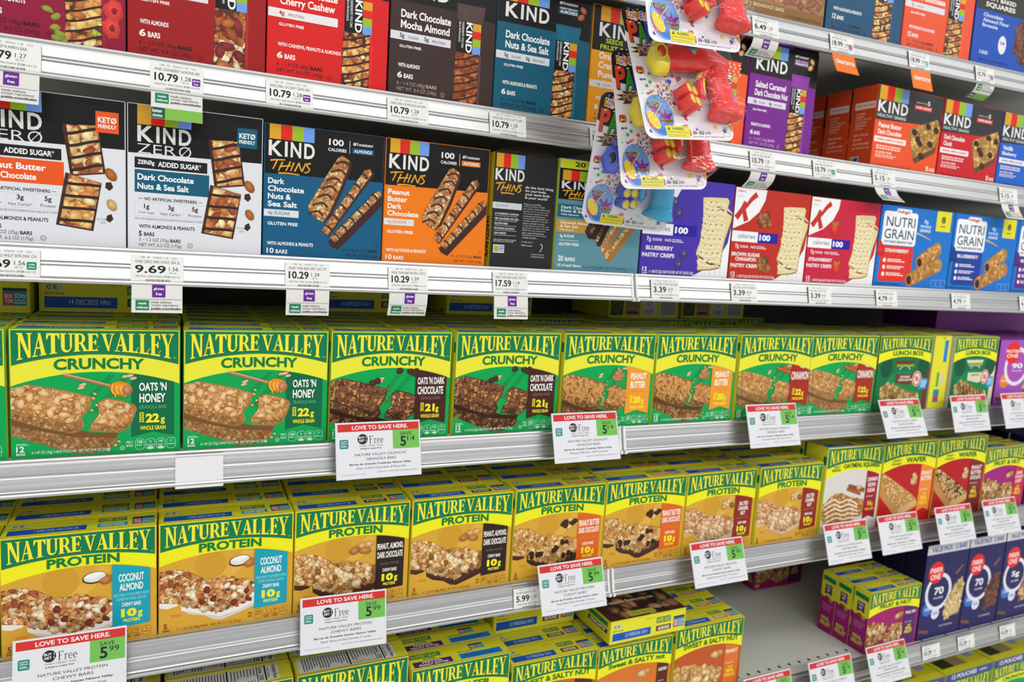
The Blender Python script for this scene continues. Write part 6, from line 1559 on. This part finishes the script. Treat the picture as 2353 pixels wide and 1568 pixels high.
def popper(label, M1, M2, cap_m, loc, rot):
    """blister card: printed board, clear bubble, confetti gun and a clip of four shots"""
    bm = bmesh.new(); pts = []
    r = .012
    for cx, cz, a in ((CW / 2 - r, -r, 0), (-CW / 2 + r, -r, 90), (-CW / 2 + r, -CHT + r, 180), (CW / 2 - r, -CHT + r, 270)):
        for i in range(6): t = math.radians(a + 18 * i); pts.append((cx + r * math.cos(t), cz + r * math.sin(t)))
    lay_ = bm.loops.layers.float_color.new('Col')
    f = bm.faces.new([bm.verts.new((x, 0, q)) for x, q in pts]); e = bmesh.ops.extrude_face_region(bm, geom=[f])
    bmesh.ops.translate(bm, verts=[v for v in e['geom'] if isinstance(v, bmesh.types.BMVert)], vec=(0, .0007, 0))
    bmesh.ops.recalc_face_normals(bm, faces=list(bm.faces))
    for f in bm.faces:
        for l in f.loops: l[lay_] = hx('#e8e6ea')
    root = bm_obj('toy_blister_card', bm, M_GLOSSCARD); root.location = loc; root.rotation_euler = rot
    tag(root, label, 'toy', 'confetti popper toys on a hanging strip')
    A = Art(root, CW, CHT, lambda u, v: (Vector((-CW / 2 + u * CW, 0, -v * CHT)), Vector((0, -1, 0))), M_GLOSSCARD, 3e-5, False)
    A.cur = 'printed_card'
    hd = [(x / CW + .5, -q / CHT) for x, q in pts if q > -.06]; A.poly(hd[:12] + [(0.0, .20), (.08, .24), (.5, .30), (1, .25)], '#1c1a1e', 1)
    for i, (t, c) in enumerate(zip('CONFETTI', ('#d8302c', '#8a3a90', '#e03a2c', '#e03a2c', '#3a68c0', '#e03a2c', '#e0402c', '#e03a2c'))):
        u = .055 + i * .037; A.rect(u - .003, .04 + .008 * (i % 2), u + .036, .105 + .006 * (i % 3), '#f0e6e0' if i % 3 else '#e8d23a', 2); A.text(t, u, .048 + .008 * (i % 2), u + .032, .097 + .006 * (i % 2), c, .03, 3)
    for i in range(6): A.ell(.09 + i * .05, .026 + .012 * (i % 2), .0018, .0022, ('#4a80d8', '#d84a8a', '#3aa048')[i % 3], 2, n=10)
    for i, (t, c) in enumerate(zip('PARTY', ('#e0481e', '#3a9a34', '#2c50c0', '#d8c020', '#c02c80'))):
        u = .03 + i * .10; A.text(t, u + .008, .122 + .012 * (i % 2), u + .12, .292 + .01 * (i % 2), '#101012', .045, 3); A.text(t, u, .117 + .012 * (i % 2), u + .112, .285 + .01 * (i % 2), c, .045, 4)
        A.stroke([(u + .03, .135), (u + .06, .128)], .0015, '#f2e8e0', 5)
    st = []
    for i in range(24): rr = .25 if i % 2 else .17; st.append((.27 + rr * math.cos(i * math.pi / 12), .345 + rr * .27 * math.sin(i * math.pi / 12)))
    A.poly([(a + (.27 - a) * -.08, b + (.345 - b) * -.08) for a, b in st], '#d8c82c', 3); A.poly(st, '#221a34', 4); A.poly([(a + (.27 - a) * .2, b + (.345 - b) * .2) for a, b in st], '#5a2c5a', 5); A.text('POPPERS', .10, .315, .46, .375, '#1a1210', .06, 6); A.text('POPPERS', .10, .312, .455, .370, '#c9924e', .03, 7); A.text('MINI', .2, .29, .34, .304, '#e8e0d8', SB, 7)
    rn = random.Random(7); cols = ['#d8324a', '#2c58c0', '#e0d030', '#3a9a5a', '#6a3a90', '#e08030', '#d04a8a']
    for i in range(70):
        u, v = rn.uniform(.04, .97), rn.uniform(.46, .97); c = rn.choice(cols); k = rn.random()
        if k < .4: A.ell(u, v, rn.uniform(.0012, .0032), rn.uniform(.0012, .003), c, 3, n=10)
        elif k < .75:
            q = rn.uniform(0, 90); A.poly(rot_pts([(u - .02, v - .014), (u + .02, v - .014), (u + .02, v + .014), (u - .02, v + .014)], u, v, q, CW, CHT), c, 3)
        else: A.poly([(u + (.028 if j % 2 else .012) * math.cos(j * .628), v + (.02 if j % 2 else .008) * math.sin(j * .628)) for j in range(10)], c, 3)
    A.rrect(.035, .47, .115, .525, '#d8302c', 4, .003); A.ell(.075, .507, .0035, .004, '#2c2420', 5); A.text('8+', .05, .495, .1, .518, '#e8d83a', .04, 6)
    A.ell(.185, .83, .0228, .0325, '#e6e8ee', 5, n=30); A.ell(.185, .83, .0212, .0305, '#6f9fe0', 6, n=30); A.ell(.21, .905, .0145, .0135, '#1f6fd0', 7, n=20)
    for cx, cy in ((.15, .79), (.26, .845)): A.poly([(cx + (.10 if j % 2 else .04) * math.cos(j * .5236), cy + (.07 if j % 2 else .028) * math.sin(j * .5236)) for j in range(12)], '#8a2a90', 8)
    for i in range(90): A.ell(rn.gauss(.34, .11), rn.gauss(.66, .05), rn.uniform(.0008, .0018), rn.uniform(.0008, .0018), rn.choice(cols), 9, n=6)
    A.poly([(.04, .83), (.10, .81), (.17, .90), (.13, .945), (.06, .915)], '#d83a24', 10); A.ell(.115, .865, .0072, .0145, '#ecd030', 11, -25, 16); A.stroke([(.125, .835), (.22, .75)], .002, '#8a7a3a', 12); A.stroke([(.135, .835), (.24, .74)], .001, '#e0d8c0', 13)
    A.text('POP!', .07, .73, .21, .768, '#e8d83a', .06, 13); A.text('POP!', .205, .855, .335, .892, '#e8d83a', .06, 13); A.text('POP!', .075, .733, .205, .765, '#1c1a1c', .03, 14); A.text('POP!', .21, .858, .33, .889, '#1c1a1c', .03, 14)
    A.rect(.225, .905, .49, .985, '#dfd62c', 15); A.poly([(.245, .935), (.26, .912), (.275, .935)], '#2a2a1c', 16); A.text('WARNING:', .30, .915, .43, .935, '#2a2a1c', B, 16); A.text('CHOKING HAZARD-Small parts', .24, .945, .475, .959, '#3a3a24', RG, 16); A.text('Not for children under 3 years', .24, .966, .44, .979, '#3a3a24', RG, 16)
    for i, (t, c) in enumerate(zip('JA-RU', ('#d8324a', '#3a58c0', '#e08030', '#3a9a5a', '#8a3a90'))): (A.text(t, .52 + i * .027, .935, .545 + i * .027, .962, c, .04, 16) if t != '-' else A.rect(.578, .946, .594, .951, c, 16))
    A.text('# 955', .67, .94, .73, .962, '#2a2a30', RG, 16); A.text('Jacksonville, FL 32256  MADE IN CHINA', .52, .972, .88, .984, '#3a3a44', RG, 16)
    A.text('2 PC', .88, .90, .945, .925, '#3a3a44', RG, 16); A.frame(.88, .94, .96, .97, '#8a8a94', 16, .0003, .001); A.poly([(1, .88), (.96, .89), (.975, .92), (1, .93)], '#e08a30', 16)
    A.done()
    # gun body: barrel, back, grip
    O = .015
    sec = []
    for u, v, rv, ry in ((.30, .455, .0125, .010), (.34, .445, .0185, .0125), (.45, .425, .0225, .0138), (.62, .42, .0225, .0140), (.78, .44, .0195, .0135), (.90, .465, .0145, .0120), (.985, .485, .0105, .0100), (1.0, .488, .006, .006)):
        sec.append((cu(u, v, O), Vector((0, 0, rv)), Vector((0, -ry, 0))))
    body = loft('gun_body', sec, M1, root)
    sec = []
    for u, v, wx, ry in ((.86, .455, .0130, .0105), (.855, .52, .0155, .0116), (.86, .60, .0165, .0122), (.868, .70, .0170, .0126), (.87, .79, .0180, .0130), (.865, .825, .0205, .0145), (.855, .848, .0245, .0165), (.852, .868, .0255, .0168), (.852, .875, .020, .013)):
        sec.append((cu(u, v, O), Vector((wx, 0, -.003)), Vector((0, -ry, 0))))
    sk = cu(.56, .40, O + .0145)
    link_mesh('side_sticker', [tuple(sk + Vector(q)) for q in ((-.014, .0012, .009), (.004, .0002, .013), (.018, .0012, .008), (.010, .0, -.002), (.002, .0002, -.012), (-.006, .0002, -.002))], [(0, 5, 4, 3, 2, 1)], M_GLOSSCARD, body, [hx(c) for c in ('#e8e4e6', '#e8782c', '#d8c82c', '#3a9a48', '#e8e4e6', '#3a58c0')])
    grip = loft('gun_grip', sec, M1, root)
    V = []; F = []
    for i in range(7):
        for j in range(11):                          # raised diamond grid on the grip
            c = cu(.845 + i * .019 + (.009 if j % 2 else 0), .56 + j * .022, O + (.0126, .0124, .0117, .0107, .0094, .0076, .005)[i]); b = len(V); q = .0011
            V += [tuple(c + Vector(d)) for d in ((q, 0, 0), (0, 0, q), (-q, 0, 0), (0, 0, -q), (0, -.0008, 0))]; F += [(b, b + 1, b + 4), (b + 1, b + 2, b + 4), (b + 2, b + 3, b + 4), (b + 3, b, b + 4)]
    link_mesh('grip_texture', V, F, M1, grip)
    sec = []
    for i in range(9):
        t = i / 8; a = math.pi * (.42 + t * .70); c = cu(.80 + .17 * math.cos(a), .69 - .165 * math.sin(a), O)
        sec.append((c, Vector((math.cos(a), 0, math.sin(a))) * .0052, Vector((0, -.0062, 0))))
    loft('trigger_guard', sec, M1, root, 10)
    sec = [(cu(.665, .56, O), Vector((.0062, 0, .001)), Vector((0, -.006, 0))), (cu(.66, .62, O), Vector((.0056, 0, .001)), Vector((0, -.006, 0))), (cu(.648, .68, O), Vector((.0046, 0, .001)), Vector((0, -.0055, 0))), (cu(.655, .715, O), Vector((.004, 0, .001)), Vector((0, -.005, 0)))]
    loft('trigger', sec, M2, root, 10)
    # knobbly cap at the muzzle, hinged tab on top, ring round the opening
    bm = bmesh.new(); bmesh.ops.create_uvsphere(bm, u_segments=20, v_segments=14, radius=1)
    for v in bm.verts:
        a = math.atan2(v.co.z, v.co.x); k = 1 + .07 * math.cos(6 * a) * (1 - abs(v.co.y))
        v.co = Vector((v.co.x * .0165 * k, v.co.y * .013, v.co.z * .0215 * k)) + cu(.225, .475, O + .001)
    cap = bm_obj('muzzle_cap', bm, M2, root, True)
    sec = [(cu(.225, .42, O + .002), Vector((.003, 0, 0)), Vector((0, -.004, 0))), (cu(.235, .355, O + .002), Vector((.0036, 0, 0)), Vector((0, -.0045, 0))), (cu(.245, .34, O + .002), Vector((.0075, 0, .002)), Vector((0, -.005, 0))), (cu(.25, .322, O + .002), Vector((.0065, 0, .001)), Vector((0, -.004, 0)))]
    loft('cap_tab', sec, M2, cap, 10)
    ctr = cu(.215, .445, O + .0138); nrm = Vector((-.35, -.93, .05)).normalized(); ax = nrm.cross(Vector((0, 0, 1))).normalized() * .0068; ay = Vector((0, 0, 1)) * .0102
    V = []; F = []
    for i in range(20):
        t = 2 * math.pi * i / 20
        for j in range(6):
            s_ = 2 * math.pi * j / 6; d = ax * math.cos(t) + ay * math.sin(t); V.append(tuple(ctr + d * (1 + .2 * math.cos(s_)) + nrm * .0018 * math.sin(s_)))
    for i in range(20):
        for j in range(6): F.append((i * 6 + j, i * 6 + (j + 1) % 6, ((i + 1) % 20) * 6 + (j + 1) % 6, ((i + 1) % 20) * 6 + j))
    link_mesh('muzzle_ring', V, F, M2, cap, None, True)
    loft('muzzle_opening', [(ctr - nrm * .001, ax * .85, ay * .85), (ctr + nrm * .0002, ax * .83, ay * .83)], cap_m, cap, 16)
    # four shots joined as one clip, yellow discs on their ends
    d = Vector((.46, -.88, .10)).normalized(); px = d.cross(Vector((0, 0, 1))).normalized(); pz = px.cross(d).normalized()
    base = cu(.43, .75, .0045)
    for i, j in ((-1, -1), (1, -1), (-1, 1), (1, 1)):
        c = base + px * (.0072 * i) + pz * (.0086 * j) + Vector((.0, 0, 0)); rr = .0080; L = .021
        sh = loft('confetti_shot', [(c, px * rr * .8, pz * rr * .8), (c + d * .001, px * rr, pz * rr), (c + d * L, px * rr, pz * rr), (c + d * (L + .0006), px * rr * .94, pz * rr * .94)], M1 if cap_m is M_RED else M2, root, 18)
        loft('end_disc', [(c + d * (L + .0003), px * rr * .84, pz * rr * .84), (c + d * (L + .0010), px * rr * .82, pz * rr * .82)], M_YEL, sh, 18)
    # clear bubble following the contents
    N, Mm = 46, 60; V = []; F = []; H = {}
    shp = [((.225, .45), .13, .12, .032), ((.45, .43), .30, .125, .032), ((.75, .47), .26, .12, .031), ((.86, .66), .15, .26, .031), ((.845, .845), .215, .085, .035), ((.53, .74), .18, .13, .036), ((.66, .62), .12, .13, .026)]
    for j in range(Mm + 1):
        for i in range(N + 1):
            u, v = .04 + .955 * i / N, .27 + .66 * j / Mm; hgt = 0
            for (a, b), ra_, rb_, q in shp:
                dd = math.hypot((u - a) / ra_, (v - b) / rb_); s_ = max(0, min(1, (1.18 - dd) / .28)); hgt = max(hgt, q * s_ * s_ * (3 - 2 * s_))
            V.append(tuple(cu(u, v, .0012 + hgt)))
    for j in range(Mm):
        for i in range(N): F.append((j * (N + 1) + i, (j + 1) * (N + 1) + i, (j + 1) * (N + 1) + i + 1, j * (N + 1) + i + 1))
    link_mesh('blister_bubble', V, F, M_BLIST, root, None, True)
    return root


popper('topmost hanging toy card with red confetti gun, upper half out of frame', M_RED, M_YEL, M_RED, (.599, -.162, .458), (-.31, -.027, -.095))
popper('second hanging toy card, red gun with yellow cap fully visible', M_RED, M_YEL, M_RED, (.609, -.129, .342), (-.391, -.081, -.082))
popper('third hanging toy card, red gun partly covered by the one above', M_RED, M_YEL, M_RED, (.620, -.099, .293), (-.204, -.074, -.137))
popper('lowest hanging toy card with blue and cyan confetti gun', M_CYA, M_BLU, M_POST, (.629, -.078, .236), (.311, .065, -.427))
# the clear strip that carries the cards, hung over the rail of the shelf above
V = []; F = []
pts = [(.66, -.018, .455), (.64, -.05, .52), (.60, -.135, .52), (.601, -.152, .452), (.608, -.124, .338), (.619, -.094, .289), (.630, -.070, .236), (.634, -.058, .20)]
for i, (x, y, q) in enumerate(pts):
    for dx, dy in ((-.011, 0), (.011, 0), (.011, .0008), (-.011, .0008)): V.append((x + dx, y + dy, q))
for i in range(len(pts) - 1):
    for k in range(4): F.append((i * 4 + k, i * 4 + (k + 1) % 4, (i + 1) * 4 + (k + 1) % 4, (i + 1) * 4 + k))
F += [(3, 2, 1, 0), tuple((len(pts) - 1) * 4 + k for k in range(4))]
tag(link_mesh('hanging_strip', V, F, M_SLEEVE), 'clear plastic strip the toy cards hang from, mostly hidden behind them', 'hanging strip')
for m in list(bpy.data.meshes):
    if m.users == 0: bpy.data.meshes.remove(m)
